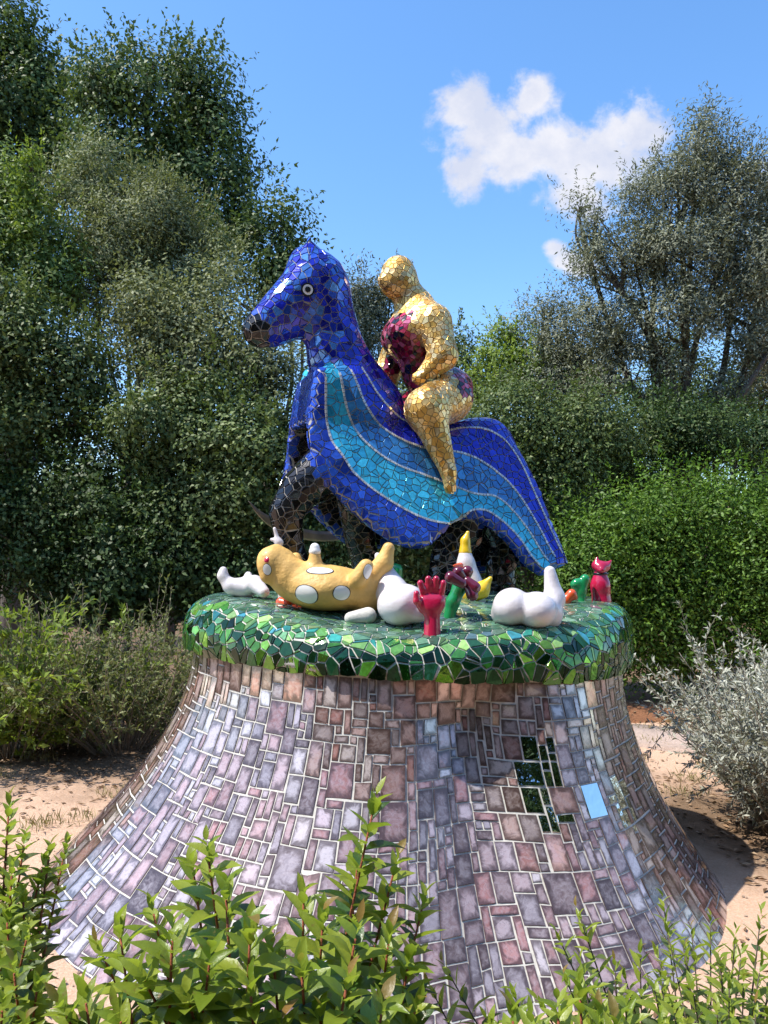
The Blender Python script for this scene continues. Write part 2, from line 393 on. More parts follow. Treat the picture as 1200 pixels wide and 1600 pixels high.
# ================================================================== SETTING: ground
CX, CY = .13, 4.5
def gz(x, y): return .018*np.sin(x*1.7+.4)*np.sin(y*1.3)+.012*np.sin(x*4.1+y*3.3)
def ground():
    a = np.concatenate([np.linspace(-220, -9, 22), np.linspace(-8.6, 8.6, 150), np.linspace(9, 220, 22)])
    b = np.concatenate([np.linspace(-40, -1, 8), np.linspace(-.6, 14, 130), np.linspace(14.6, 260, 24)])
    X, Y = np.meshgrid(a, b, indexing='ij'); far = np.clip((np.hypot(X-CX, Y-CY)-1.2)/3, 0, 1)
    Z = gz(X, Y)*np.clip(12/(np.hypot(X, Y)+1e-3), 0, 1)-.004
    V = np.stack([X, Y, Z], -1).reshape(-1, 3); nb = len(b); i, j = np.meshgrid(np.arange(len(a)-1), np.arange(nb-1), indexing='ij')
    k = (i*nb+j).ravel(); me = fastmesh('ground', V, np.stack([k, k+nb, k+nb+1, k+1], 1), True)
    m, t, bs = mat('sandy earth'); co = t.add('ShaderNodeNewGeometry').outputs['Position']; s = t.add('ShaderNodeSeparateXYZ', {0: co})
    sand = t.mix(t.noise(co, 3, 6, .65), (.42, .245, .15), (.58, .37, .25))
    sand = t.mix(t.rng(t.noise(co, 90, 4, .7), .35, .7), sand, (.62, .45, .33))
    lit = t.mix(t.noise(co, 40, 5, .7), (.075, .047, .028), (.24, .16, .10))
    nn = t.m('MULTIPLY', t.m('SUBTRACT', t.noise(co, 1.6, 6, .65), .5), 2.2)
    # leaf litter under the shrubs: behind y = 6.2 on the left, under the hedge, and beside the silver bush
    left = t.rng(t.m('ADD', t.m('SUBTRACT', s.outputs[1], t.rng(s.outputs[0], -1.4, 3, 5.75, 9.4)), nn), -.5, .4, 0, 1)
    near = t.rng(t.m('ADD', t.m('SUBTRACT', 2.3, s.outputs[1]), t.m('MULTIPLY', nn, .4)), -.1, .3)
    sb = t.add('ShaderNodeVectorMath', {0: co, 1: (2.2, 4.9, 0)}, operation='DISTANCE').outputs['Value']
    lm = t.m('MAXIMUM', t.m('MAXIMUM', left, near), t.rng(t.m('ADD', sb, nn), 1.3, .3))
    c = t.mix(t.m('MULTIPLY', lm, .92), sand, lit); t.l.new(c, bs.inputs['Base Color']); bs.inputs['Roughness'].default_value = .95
    bs.inputs['Specular IOR Level'].default_value = .15
    bn = t.add('ShaderNodeBump', {'Strength': .6, 'Distance': .03, 'Height': t.m('ADD', t.noise(co, 25, 6, .7), t.m('MULTIPLY', lm, t.noise(co, 70, 3)))})
    t.l.new(bn.outputs[0], bs.inputs['Normal'])
    o = part('ground', me, mats=[m]); tag(o, 'reddish sandy ground around the tiled pedestal', None, None, 'structure')
ground()
def strip(name, pts, wd, z, m, label):
    c = spline(pts, 10); V = []; n = len(c)
    for i in range(n):
        t = c[min(i+1, n-1)]-c[max(i-1, 0)]; t /= np.linalg.norm(t); nrm_ = np.array((-t[1], t[0]))
        for s_, zz in ((-.5, -.05), (-.49, z), (0, z+.012), (.49, z), (.5, -.05)):
            p = c[i]+nrm_*wd*s_*(1+.05*math.sin(i*1.9)); V.append((p[0], p[1], zz))
    Fs = [(i*5+j, i*5+j+1, i*5+6+j, i*5+5+j) for i in range(n-1) for j in range(4)]
    o = part(name, mesh(name, V, [f[::-1] for f in Fs], True), mats=[m]); tag(o, label, None, None, 'structure')
def earthmat(name, a, b, sc=30):
    m, t, bs = mat(name); co = t.add('ShaderNodeNewGeometry').outputs['Position']
    n = t.noise(co, sc, 7, .75); t.l.new(t.mix(t.rng(n, .3, .7), a, b), bs.inputs['Base Color']); bs.inputs['Roughness'].default_value = .95
    bn = t.add('ShaderNodeBump', {'Strength': .9, 'Distance': .04, 'Height': t.noise(co, sc*1.5, 5, .7)}); t.l.new(bn.outputs[0], bs.inputs['Normal']); return m
strip('mulch_bed', [(.9, 9.6), (2.6, 9.0), (5, 8.3), (9, 7.4)], 1.9, .03, earthmat('orange bark mulch', (.13, .05, .02), (.46, .20, .09)), 'orange bark mulch bed in front of the green hedge')
strip('footpath', [(-.5, 8.5), (1.6, 7.75), (2.6, 7.2), (4.2, 6.0), (7, 3.4)], .85, .035, earthmat('pinkish concrete path', (.42, .31, .25), (.52, .40, .33), 12), 'pale pinkish footpath curving behind the silver bush')

# ================================================================== foliage tools
def leafquads(pos, dr, L, Wd, nrm_bias=(0, 0, .5), nrm=None):
    n = len(pos); dr = dr/(np.linalg.norm(dr, axis=1, keepdims=True)+1e-9)
    up = rng.normal(size=(n, 3))*.7+np.array(nrm_bias) if nrm is None else nrm; s = np.cross(dr, up); s /= np.linalg.norm(s, axis=1, keepdims=True)+1e-9
    L = L*(.65+.7*rng.random((n, 1))); Wd = Wd*(.7+.6*rng.random((n, 1))); nn = np.cross(s, dr)
    a = pos; c = pos+dr*L-nn*L*.12; b = pos+dr*L*.45+s*Wd*.5+nn*L*.06; d = pos+dr*L*.45-s*Wd*.5+nn*L*.06
    V = np.stack([a, b, c, d], 1).reshape(-1, 3); return V, np.arange(4*n).reshape(n, 4)
def crown_points(blobs, rc, per, cov, LW, spray=.2):
    """clump centres through the outer part of each ellipsoid, leaves round each clump"""
    PP = []; DD = []; NN = []
    for (c, r) in blobs:
        r = np.array(r); area = 4*math.pi*((r[0]*r[1])**1.6/3+(r[0]*r[2])**1.6/3+(r[1]*r[2])**1.6/3)**(1/1.6)
        n = int(area*cov/(LW*.5)); k = max(6, n//per)
        u = rng.normal(size=(k, 3)); u /= np.linalg.norm(u, axis=1, keepdims=True)
        far = (u[:, 1] > .3) & (rng.random(k) < .8); u[far, 1] *= -1
        rad = .5+.55*rng.random(k)**.6; rad[rng.random(k) < .14] *= 1.15
        lump = 1+.15*np.sin(u[:, 0]*7+c[0]*3)*np.sin(u[:, 2]*6+c[2]*5)
        cc_ = np.array(c)+u*r*(rad*lump)[:, None]
        size = rc*(.35+1.0*rng.random(k)**1.3); wgt = size**1.8; ii = rng.choice(k, n, p=wgt/wgt.sum()); v = rng.normal(size=(n, 3)); v += u[ii]*.35+np.array((0, 0, .3)); v /= np.linalg.norm(v, axis=1, keepdims=True)
        rr = rng.random(n)**.4*(1+.25*rng.normal(size=n)*(rng.random(n) < .3))
        p = cc_[ii]+v*(size[ii]*rr)[:, None]*np.array((1.05, 1.05, .85))
        nn = v*.9+u[ii]*.35+rng.normal(size=(n, 3))*.42+np.array((0, 0, .35)); nn /= np.linalg.norm(nn, axis=1, keepdims=True)
        dd = v*.5+rng.normal(size=(n, 3)); dd -= nn*(dd*nn).sum(1, keepdims=True)*.85
        PP.append(p); DD.append(dd); NN.append(nn)
        ks = int(n*spray/11)
        if ks:
            jj = rng.integers(k, size=ks); v = u[jj]*.9+rng.normal(size=(ks, 3))*.55+np.array((0, -.1, .55)); v[:, 1] = -np.abs(v[:, 1])*.8; v /= np.linalg.norm(v, axis=1, keepdims=True)
            st = cc_[jj]+v*(size[jj]*.75)[:, None]; ln = rc*(.35+.75*rng.random(ks)); f = np.tile(np.linspace(.1, 1, 11), ks)
            p = np.repeat(st, 11, 0)+np.repeat(v*ln[:, None], 11, 0)*f[:, None]+rng.normal(size=(ks*11, 3))*.018
            dd = np.repeat(v, 11, 0)*.8+rng.normal(size=(ks*11, 3))*.55; nn = rng.normal(size=(ks*11, 3))*.5+np.array((0, -.2, .8)); nn /= np.linalg.norm(nn, axis=1, keepdims=True)
            PP.append(p); DD.append(dd); NN.append(nn)
    return np.concatenate(PP), np.concatenate(DD), np.concatenate(NN)
BARK = barkmat('grey brown bark', (.11, .085, .065)); BARKL = barkmat('pale twig bark', (.26, .21, .16))
REDSTEM = barkmat('reddish stem', (.30, .085, .04))
LS = .68
def tree(name, label, cat, d, blobs, m, LW=(.09, .045), cov=1.7, rc=.3, per=70, trunk=None, group=None, depth=.9, tr=.09, lean=0, bark=BARK, limbs=7):
    bl = []
    for b in blobs:
        px, py, rx, ry = b[:4]; dd = d+(b[4] if len(b) > 4 else 0); c = P(px, py, dd); k = dd/F
        q_ = rc*.62; sh = lambda x: max(x-q_, x*.6)
        bl.append((c, (sh(rx*k), sh(max(rx, ry)*k*depth), sh(ry*k))))
    cx = trunk if trunk is not None else np.mean([b[0] for b in blobs])
    base = np.array(((cx-600)/F*d, d+.1, 0)); t = thing(name, base, label, cat, group)
    LW = (LW[0]*LS, LW[1]*LS*1.1); pts, dr, nn = crown_points(bl, rc*1.55, int(per*3), cov*1.15, LW[0]*LW[1])
    z = pts[:, 2] > .04; V, Q = leafquads(pts[z], dr[z], *LW, nrm=nn[z])
    part('crown', fastmesh('crown', V, Q), t, base, [m])
    mb = MB(); top = max(bl, key=lambda q_: q_[0][2])[0]; mid = np.mean([q_[0] for q_ in bl], 0)
    fork = base*.55+np.array((mid[0], d, mid[2]))*.45; fork[0] += lean
    mb.tube(spline([base-(0, 0, .1), base*.6+fork*.4+(.05, 0, 0), fork], 5), np.linspace(tr, tr*.7, 11), 8)
    for i in range(limbs):
        c, r = bl[i % len(bl)]; e = np.array(c)+rng.normal(size=3)*np.array(r)*.35; m1 = fork*.55+e*.45+rng.normal(size=3)*.15*tr*10
        mb.tube(spline([fork, m1, e], 6), np.linspace(tr*.55, tr*.12, 13), 6)
        for _ in range(3):
            e2 = np.array(c)+rng.normal(size=3)*np.array(r)*.5; s_ = m1*.4+e*.6
            mb.tube(spline([s_, (s_+e2)/2+rng.normal(size=3)*.08, e2], 4), np.linspace(tr*.22, tr*.05, 9), 5)
    for i in range(5*len(bl)):                   # thin twigs out to the edge of the crown
        c, r = bl[i % len(bl)]; u = rng.normal(size=3)+np.array((0, -.5, .3)); u /= np.linalg.norm(u); e = np.array(c)+u*np.array(r)*1.12; s_ = np.array(c)+u*np.array(r)*.1-(0, 0, .2*r[2])
        mb.tube(spline([s_, (s_+e)/2+rng.normal(size=3)*.1*r[0], e], 4), np.linspace(.016, .004, 9), 4)
    part('trunk', mb.mesh('trunk'), t, base, [bark]); return t

OAK = leafmat('oak leaf', (.042, .076, .020), (.105, .155, .044), .2, .42, (.15, .20, .07))
GREY = leafmat('grey green leaf', (.12, .145, .065), (.23, .255, .12), .22, .55, (.29, .30, .17))
LIGHT = leafmat('light green leaf', (.09, .15, .035), (.19, .26, .07), .3, .45, (.25, .31, .10))
DARK = leafmat('dark evergreen leaf', (.028, .058, .015), (.070, .12, .032), .18, .4, (.13, .18, .065))
MIDG = leafmat('mid green leaf', (.058, .098, .027), (.135, .185, .058), .2, .42, (.22, .265, .11))
OLIVE = leafmat('olive leaf', (.11, .122, .075), (.22, .235, .155), .15, .5, (.36, .37, .27))
HEDGE = leafmat('bright hedge leaf', (.050, .115, .012), (.12, .225, .030), .28, .4, (.19, .30, .05))
FRESH = leafmat('fresh yellow green leaf', (.12, .18, .028), (.25, .33, .06), .35, .4)
SILVER = leafmat('silver grey leaf', (.31, .32, .27), (.48, .49, .41), .12, .7, (.57, .58, .50))
SCRUB = leafmat('grey scrub leaf', (.10, .125, .045), (.21, .24, .095), .25, .5, (.28, .30, .14))

# far wood, one mass low behind everything
tree_far = []
pp = []
for i in range(60):
    x = -26+i*.95+rng.normal()*.4; pp.append(((x, 24+rng.normal()*2, 1.6+rng.random()), (1.6, 1.4, 1.9+rng.random()*.8)))
for i in range(44):                          # the garden's other side, behind the camera: it shows in the mirror tiles
    pp.append(((-14+(i % 22)*1.3+rng.normal()*.4, -6.8-1.2*(i//22)+rng.normal()*.6, 2.2+4.0*(i//22)+rng.random()*1.6), (1.3, 1.1, 2.4+rng.random())))
a_, b_, c_ = crown_points(pp, .5, 60, 1.2, .2*.1); V_, Q_ = leafquads(a_, b_, .2, .1, nrm=c_)
o_ = part('woods', fastmesh('woods', V_, Q_), mats=[DARK]); tag(o_, 'dark mass of far trees closing in the garden all round', None, None, 'stuff')

G1 = 'tall oaks at the top left'; G2 = 'evergreen shrubs massed on the left'; G3 = 'shrubs behind the horse statue'
tree('oak_tree', 'tallest dark oak at the left edge, its top cut by the frame corner', 'tree', 15.5, [(10,180,95,120),(18,70,52,62),(70,150,60,70),(60,270,95,90),(-90,200,110,150)], OAK, (.13,.075), 1.5, .42, 80, 10, G1, tr=.2)
tree('oak_tree', 'broad dark oak with rounded crown above the grey green shrub', 'tree', 14, [(250,170,92,82),(170,180,68,78),(235,112,42,36),(300,150,55,50),(330,240,62,88),(290,330,105,110),(200,290,90,90),(365,330,42,70)], OAK, (.12,.07), 1.45, .38, 80, 255, G1, tr=.17)
tree('oak_tree', 'smaller oak just left of the horse head, sky on its right', 'tree', 13, [(430,385,48,52),(385,425,70,72),(440,345,28,24),(450,450,50,60)], OAK, (.11,.065), 1.4, .32, 80, 410, G1, tr=.1)
tree('tall_shrub', 'tall grey green shrub with bare twigs below the broad oak', 'shrub', 10.8, [(215,380,105,95),(140,320,55,62),(290,440,62,85),(170,450,100,80),(150,265,32,34),(250,325,50,40)], GREY, (.085,.028), 1.25, .24, 70, 190, G2, tr=.07)
tree('tall_shrub', 'light green shrub with feathery top at the left edge', 'shrub', 10, [(45,380,72,98),(20,300,55,62),(95,440,60,70),(-60,400,80,140)], LIGHT, (.09,.04), 1.3, .25, 70, 40, G2, tr=.06)
tree('sapling', 'thin pale green sapling shooting up against the oaks', 'sapling', 9.6, [(50,262,10,26),(47,310,17,34),(44,360,22,34),(52,238,6,13)], FRESH, (.08,.032), 1.3, .1, 30, 45, None, tr=.018, limbs=4)
tree('evergreen_shrub', 'dark glossy evergreen filling the left edge at mid height', 'shrub', 9.4, [(30,560,95,130),(110,620,85,120),(20,700,100,120),(-80,620,100,200)], MIDG, (.085,.042), 1.45, .26, 70, 50, G2, tr=.07)
tree('evergreen_shrub', 'grey green evergreen between the tall grey shrub and horse muzzle', 'shrub', 9.6, [(300,560,95,100),(390,560,70,85),(340,490,60,62),(430,640,50,90),(230,520,70,80)], GREY, (.08,.038), 1.35, .26, 70, 330, G2, tr=.07)
tree('evergreen_shrub', 'dark evergreen with pale shiny leaves left of the horse chest', 'shrub', 9.0, [(330,690,95,95),(400,730,70,110),(250,680,80,100),(340,790,110,95)], MIDG, (.08,.045), 1.45, .26, 70, 340, G2, tr=.07)
tree('evergreen_shrub', 'very dark evergreen low behind the left scrub bush', 'shrub', 9.0, [(60,840,110,95),(170,800,105,115),(280,880,100,90),(-50,850,90,120),(190,910,110,80),(400,900,90,70)], DARK, (.085,.045), 1.5, .28, 70, 150, G2, tr=.07)
tree('evergreen_shrub', 'dark evergreen directly behind the black horse legs', 'shrub', 9.2, [(520,740,95,110),(600,820,100,110),(480,850,80,90),(700,850,90,100),(640,720,90,90)], DARK, (.085,.045), 1.4, .28, 70, 590, G3, tr=.07)
tree('olive_tree', 'grey tree top between horse head and gold rider', 'tree', 15, [(580,475,42,46),(545,500,50,60),(600,450,24,22),(590,570,80,70)], OLIVE, (.11,.035), 1.3, .28, 70, 580, G3, tr=.08)
tree('garden_tree', 'green tree top right behind the rider shoulder', 'tree', 14, [(712,540,36,38),(690,590,60,60),(745,590,50,50)], MIDG, (.1,.05), 1.3, .3, 70, 705, G3, tr=.08)
tree('garden_tree', 'sunlit yellow green tree between rider and olive', 'tree', 12.5, [(790,560,52,42),(770,600,60,46),(830,590,40,50),(800,530,26,22)], FRESH, (.09,.04), 1.2, .24, 70, 790, G3, tr=.06)
tree('olive_tree', 'small olive tree top beside the big olive, left of it', 'tree', 12.5, [(865,540,46,62),(850,490,22,26),(915,580,60,70),(800,520,34,26),(870,620,80,60)], OLIVE, (.085,.026), 1.3, .24, 70, 870, G3, tr=.07)
tree('olive_tree', 'big silvery olive tree towering on the right below the cloud', 'tree', 11.4, [(1090,250,55,64),(1085,208,30,26),(1050,330,88,70),(1150,330,78,74),(930,365,42,48),(905,330,18,18),(970,420,74,56),(1070,420,105,66),(1180,420,80,90),(960,500,66,50),(1060,500,70,50,-.3),(1180,520,70,70),(990,590,80,60),(1120,620,55,40)], OLIVE, (.09,.026), 1.0, .22, 60, 1062, None, tr=.14, lean=.1, limbs=14)
tree('olive_tree', 'olive tree cut by the right edge beside the big olive', 'tree', 13, [(1230,330,70,74),(1240,450,80,90),(1225,570,60,80)], OLIVE, (.09,.026), 1.2, .24, 60, 1230, None, tr=.12)
tree('evergreen_shrub', 'dark shrub right behind the horse rump', 'shrub', 10, [(800,670,80,75),(870,700,75,80),(760,750,70,100),(840,790,70,90),(930,680,80,60)], MIDG, (.075,.036), 1.4, .25, 70, 815, G3, tr=.07)
tree('evergreen_shrub', 'dark shrub in shade under the big olive', 'shrub', 10.6, [(1010,680,90,52),(1110,690,90,46),(1190,700,60,60),(1000,740,80,60)], DARK, (.075,.034), 1.3, .25, 70, 1080, G3, tr=.06)
tree('garden_tree', 'shaded green tree seen through the gap under the big olive', 'tree', 13.6, [(1030,610,60,54),(1110,630,66,60),(1190,630,66,70),(1070,570,50,40)], MIDG, (.1,.05), 1.3, .3, 70, 1110, G3, tr=.08)
def hedge(label, d, blobs):
    return tree('hedge', label, 'hedge', d, blobs, HEDGE, (.08,.032), 1.35, .30, 60, None, 'bright green hedge shrubs on the right', tr=.05, depth=.8)
hedge('bright green hedge shrub behind the red cat figure', 9.2, [(920,880,78,90),(900,970,80,90),(960,820,70,70),(985,940,72,100),(940,1020,80,52)])
hedge('bright green hedge shrub between the red cat and silver bush', 9.3, [(1050,820,85,75),(1060,900,80,90),(1040,990,90,84),(1110,960,80,90)])
hedge('bright green hedge shrub cut by the right edge', 9.1, [(1160,800,80,75),(1190,880,80,100),(1200,980,90,90),(1260,900,80,150)])
tree('oak_tree', 'unseen oak added beyond the left edge to shade the shrubs', 'tree', 7.6, [(-420,330,150,130),(-480,480,150,120),(-330,420,70,90)], OAK, (.13,.075), 1.3, .42, 80, -450, None, tr=.14)  # out of view, added so its shadow darkens the left shrubs and ground
def twiggy(name, label, cat, base, n, Lr, spread, m, LW, per, group=None, curl=.25, bark=BARKL, up=.9, tr=.006, sub=3):
    """shrub of many radiating twigs set with small leaves"""
    base = np.array(base); t = thing(name, base, label, cat, group); mb = MB(); PP = []; DD = []
    for i in range(n):
        an = rng.random()*2*math.pi; s_ = rng.random()**.6*spread; L = Lr*(.65+.45*rng.random())
        d0 = np.array((math.cos(an)*s_, math.sin(an)*s_, up)); d0 /= np.linalg.norm(d0)
        st = base+np.array((math.cos(an), math.sin(an), 0))*s_*.18*Lr; bend = rng.normal(size=3)*curl*L; bend[2] = abs(bend[2])*.4
        c = spline([st-(0, 0, .03), st+d0*L*.5+bend*.25, st+d0*L+bend], 5); mb.tube(c, np.linspace(tr, tr*.3, len(c)), 4)
        segs = [c]
        for _ in range(sub):
            k = rng.integers(3, len(c)-2); e = c[k]+(d0*.5+rng.normal(size=3)*.45)*L*.38; cs = spline([c[k], (c[k]+e)/2+rng.normal(size=3)*.02, e], 4); mb.tube(cs, np.linspace(tr*.5, tr*.2, len(cs)), 3); segs.append(cs)
        for q_, cs in enumerate(segs):
            k = int(per*(1 if q_ == 0 else .7)); f = (.25 if q_ == 0 else .05)+(.98-(.25 if q_ == 0 else .05))*rng.random(k); x = f*(len(cs)-1); i0 = np.minimum(x.astype(int), len(cs)-2); fr = (x-i0)[:, None]
            p = cs[i0]*(1-fr)+cs[i0+1]*fr; tg = cs[i0+1]-cs[i0]; tg /= np.linalg.norm(tg, axis=1, keepdims=True)+1e-9
            PP.append(p); DD.append(tg*.7+rng.normal(size=(k, 3))*.6)
    part('branches', mb.mesh('branches'), t, base, [bark])
    pts = np.concatenate(PP); dr = np.concatenate(DD); z = pts[:, 2] > .015; V, Q = leafquads(pts[z], dr[z], *LW)
    part('foliage', fastmesh('foliage', V, Q), t, base, [m]); return t
G4 = 'low scrub bushes by the sandy ground'
for (px, py, d, n, L, lab, m) in [
    (190,1165,6.9,95,1.18,'low grey green scrub bush nearest the left flank of the pedestal', SCRUB),
    (85,1150,7.1,85,1.15,'low grey green scrub bush in the middle of the left scrub row', SCRUB),
    (262,1140,7.6,60,1.05,'low scrub bush tucked behind the pedestal rim on the left', SCRUB),
    (10,1150,6.6,85,1.2,'yellow green leafy bush at the left edge beside the scrub', FRESH)]:
    x = (px-600)/F*d; twiggy('scrub_bush', lab, 'bush', (x, d, 0), n, L, 1.15, m, (.05,.017) if m is SCRUB else (.07,.03), 34, G4)
twiggy('silver_bush', 'silvery grey bush beside the path at the right edge', 'bush', (2.42, 4.62, 0), 190, .98, .95, SILVER, (.042, .011), 46, None, .16, BARKL, 1.0, .005, 4)
twiggy('silver_bush', 'small silvery grey bush peeping behind the larger one', 'bush', (2.75, 5.6, 0), 80, .95, .9, SILVER, (.042, .012), 44, None, .16, BARKL, 1.0, .005, 4)

# litter, twigs and tufts on the ground
def litter():
    n = 16000; x = rng.uniform(-5.5, 5.5, n); y = rng.uniform(2.2, 10, n)
    keep = (np.hypot(x-CX, y-CY) > 1.75) & ((y > np.where(x < 0, 5.3, 7.2)+rng.normal(size=n)*.5) | (np.hypot(x-2.3, y-4.8) < 1.3) | (rng.random(n) < .12))
    x, y = x[keep], y[keep]; k = len(x); p = np.stack([x, y, gz(x, y)+.006], 1); d = rng.normal(size=(k, 3))*np.array((1, 1, .15))
    V, Q = leafquads(p, d, .05, .022, (0, 0, 2)); m = leafmat('dry fallen leaf', (.10, .055, .028), (.27, .17, .10), .05, .8, (.40, .29, .19))
    o = part('leaf_litter', fastmesh('leaf_litter', V, Q), mats=[m]); tag(o, 'dry fallen leaves scattered over the earth', None, None, 'stuff')
    n = 5200; c = rng.uniform((-4.4, 3.6), (3.6, 8), (130, 2)); c = c[(np.hypot(c[:, 0]-CX, c[:, 1]-CY) > 1.9)]; i = rng.integers(len(c), size=n)
    p2 = c[i]+rng.normal(size=(n, 2))*.07; p = np.stack([p2[:, 0], p2[:, 1], gz(p2[:, 0], p2[:, 1])], 1); d = rng.normal(size=(n, 3))*.45+np.array((0, 0, 1))
    V, Q = leafquads(p, d, .075, .006); m = leafmat('dry grass', (.16, .16, .06), (.32, .27, .13), .2, .7)
    o = part('grass', fastmesh('grass', V, Q), mats=[m]); tag(o, 'sparse dry grass tufts on the sandy ground', None, None, 'stuff')
litter()
def pebbles():
    n = 5200; x = rng.uniform(-4.5, 4.5, n); y = rng.uniform(2.2, 8.5, n); k = np.hypot(x-CX, y-CY) > 1.72; x, y = x[k], y[k]; n = len(x)
    sz = .003+.010*rng.random((n, 1))**3; c = np.stack([x, y, gz(x, y)], 1); O = np.array(((1,0,0),(0,1,0),(-1,0,0),(0,-1,0),(0,0,.8)))
    V = (c[:, None]+O[None]*sz[:, None]*(.6+.8*rng.random((n, 5, 1)))).reshape(-1, 3); f = np.array(((0,1,4),(1,2,4),(2,3,4),(3,0,4))); Q = (np.arange(n)[:, None, None]*5+f[None]).reshape(-1, 3)
    o = part('gravel', fastmesh('gravel', V, Q), mats=[earthmat('earthy pebble', (.22, .14, .09), (.50, .38, .28), 9)]); tag(o, 'small pebbles and crumbs strewn over the sandy ground', None, None, 'stuff')
pebbles()

# ================================================================== PEDESTAL
ped = thing('pedestal', (CX, CY, 0), 'wide flared pedestal clad in pinkish mirror tiles with a green mosaic top', 'pedestal')
def zbot(x): return 1.115-.055*(x-CX)/1.15
def prad(th, q):
    """radius at angle th (0 = towards the camera, + to the right) and share q of the way down"""
    s, c = np.sin(th), np.cos(th); flare = .66-.17*s
    def wrap(a): return (a+np.pi) % (2*np.pi)-np.pi
    lob = -.125*np.exp(-(wrap(th-.20)/.17)**2)+.045*np.exp(-(wrap(th-.60)/.2)**2)+.015*np.exp(-(wrap(th+.22)/.2)**2)-.02*np.exp(-(wrap(th+.95)/.2)**2)
    for a in (1.5, 2.5, -2.3, -1.7): lob = lob-.05*np.exp(-(wrap(th-a)/.2)**2)
    return 1.165+flare*q**1.75+lob*(1-.35*q)*(1.25-.6*np.clip(.15-q, 0, .15)/.15)
def psurf(th, q, off=0):
    r = prad(th, q)+off; x = CX+r*np.sin(th); y = CY-r*np.cos(th); zb = zbot(CX+1.13*np.sin(th))
    return np.stack([x, y, zb-(zb+.03)*q], -1)
def pedestal_base():
    NT_, NQ = 240, 50; th = np.linspace(0, 2*np.pi, NT_, endpoint=False); qq = np.linspace(-.05, 1, NQ); T, Qq = np.meshgrid(th, qq, indexing='ij')
    V = psurf(T, np.maximum(Qq, 0)); V[..., 2] += np.where(Qq < 0, .05, 0); V = V.reshape(-1, 3); i, j = np.meshgrid(np.arange(NT_), np.arange(NQ-1), indexing='ij'); i2 = (i+1) % NT_
    core = part('grout_core', fastmesh('grout_core', V, np.stack([i*NQ+j, i*NQ+j+1, i2*NQ+j+1, i2*NQ+j], -1).reshape(-1, 4), True), ped, None, [M_GROUT])
    # irregular coursed rectangles packed on a fine grid
    NU = 226; LEN = 1.28; NV = 34; used = np.zeros((NU, NV), bool); tiles = []; tints = []; uvs = []
    du = 2*np.pi/NU; hv = 1/NV
    shapes = [(2,2)]*5+[(3,2)]*1+[(2,3)]*8+[(3,3)]*3+[(3,4)]*1+[(1,2)]*4+[(1,3)]*3+[(1,1)]*3+[(2,1)]*4+[(3,1)]*1+[(3,4)]*1+[(2,4)]*2
    for v in range(NV):
        for u in range(NU):
            if used[u, v]: continue
            for (a, b) in [shapes[k] for k in rng.permutation(len(shapes))]+[(1, 1)]:
                if v+b > NV: continue
                us = [(u+k) % NU for k in range(a)]
                if used[us, v:v+b].any(): continue
                used[us, v:v+b] = True; break
            drift = .12*math.sin(v*.5)
            jit = lambda: rng.normal()*.09
            cu = [(u, v), (u, v+b), (u+a, v+b), (u+a, v)]
            # shared corner wobble keeps the joints even
            def wob(x, y):
                h1 = math.sin((x % NU)*12.99+y*78.2)*43758.5453; h2 = math.sin((x % NU)*39.3+y*11.1)*24634.6
                return (h1-math.floor(h1)-.5)*.15, (h2-math.floor(h2)-.5)*.15
            ring = []; cth = (u+a/2+drift)*du; cq = min(1, (v+b/2)*hv); wq = hv
            for (x, y) in cu:
                wx, wy = wob(x, y); ring.append(psurf((x+wx+drift)*du, min(1, max(.003, (y+wy*(0 < y < NV))*hv))))
            ring = np.array(ring); cen = ring.mean(0); d1 = ring[2]-ring[0]; d2 = ring[3]-ring[1]; n = np.cross(d1, d2); n /= np.linalg.norm(n)
            if n @ (cen-np.array((CX, CY, .2))) < 0: n = -n; 
            # shrink by the joint, then seat flat with a small random tilt
            e = []
            for k in range(4):
                p, pn, pp_ = ring[k], ring[(k+1) % 4], ring[k-1]; a1 = pn-p; a2 = pp_-p; l1 = np.linalg.norm(a1); l2 = np.linalg.norm(a2)
                e.append(p+a1/l1*min(.0036, l1*.2)+a2/l2*min(.0036, l2*.2))
            e = np.array(e); off = (e-cen) @ n; e = e-off[:, None]*n*.6
            tilt = rng.normal(size=2)*.012; ax1 = d1/np.linalg.norm(d1); e = e+n*(((e-cen) @ ax1)*tilt[0])[:, None]
            hb = (psurf((u+a/2+drift)*du, min(1, cq))-cen) @ n
            if hb > 0: e = e+n*hb*.9
            n2 = np.cross(e[2]-e[0], e[3]-e[1]); n2 /= np.linalg.norm(n2)
            if n2 @ n < 0: e = e[::-1]; n2 = -n2
            thc = (cth+np.pi) % (2*np.pi)-np.pi
            mir = 0.
            if .37 < thc < .50 and .22 < cq < .52: mir = 1. if rng.random() < .85 else 0
            if .56 < thc < .82 and .40 < cq < .62 and rng.random() < .3: mir = 1.
            c_ = np.array([(.70,.42,.38),(.66,.45,.42),(.46,.25,.22),(.34,.22,.20),(.74,.56,.54),(.54,.24,.20),(.22,.14,.12),(.44,.36,.36),(.78,.66,.62)][rng.integers(9)])*.80*(1+.16*rng.normal())
            tiles.append((e, n2, cen)); tints.append((*np.clip(c_, .03, .8), mir)); uvs.append([(0, 0), (0, 1), (1, 1), (1, 0)])
    lay(tiles, tints, 'tile', core, M_PINK, 300, uvs, lambda c: .15 if (c[2] < .35 and abs(c[0]) < .75) else 1, proud=.0032, sink=.005, bev=.0012)
pedestal_base()
def ztop(x, y):
    u = (4.15-y)/.7; u = np.clip(u, 0, 1); u = u*u*(3-2*u)
    return 1.412-.115*u*np.exp(-((x-.2)/.62)**2)-.03*u+.012*np.sin(x*6.1)*np.sin(y*5.3)-.03*np.exp(-((x-1.)/.3)**2)
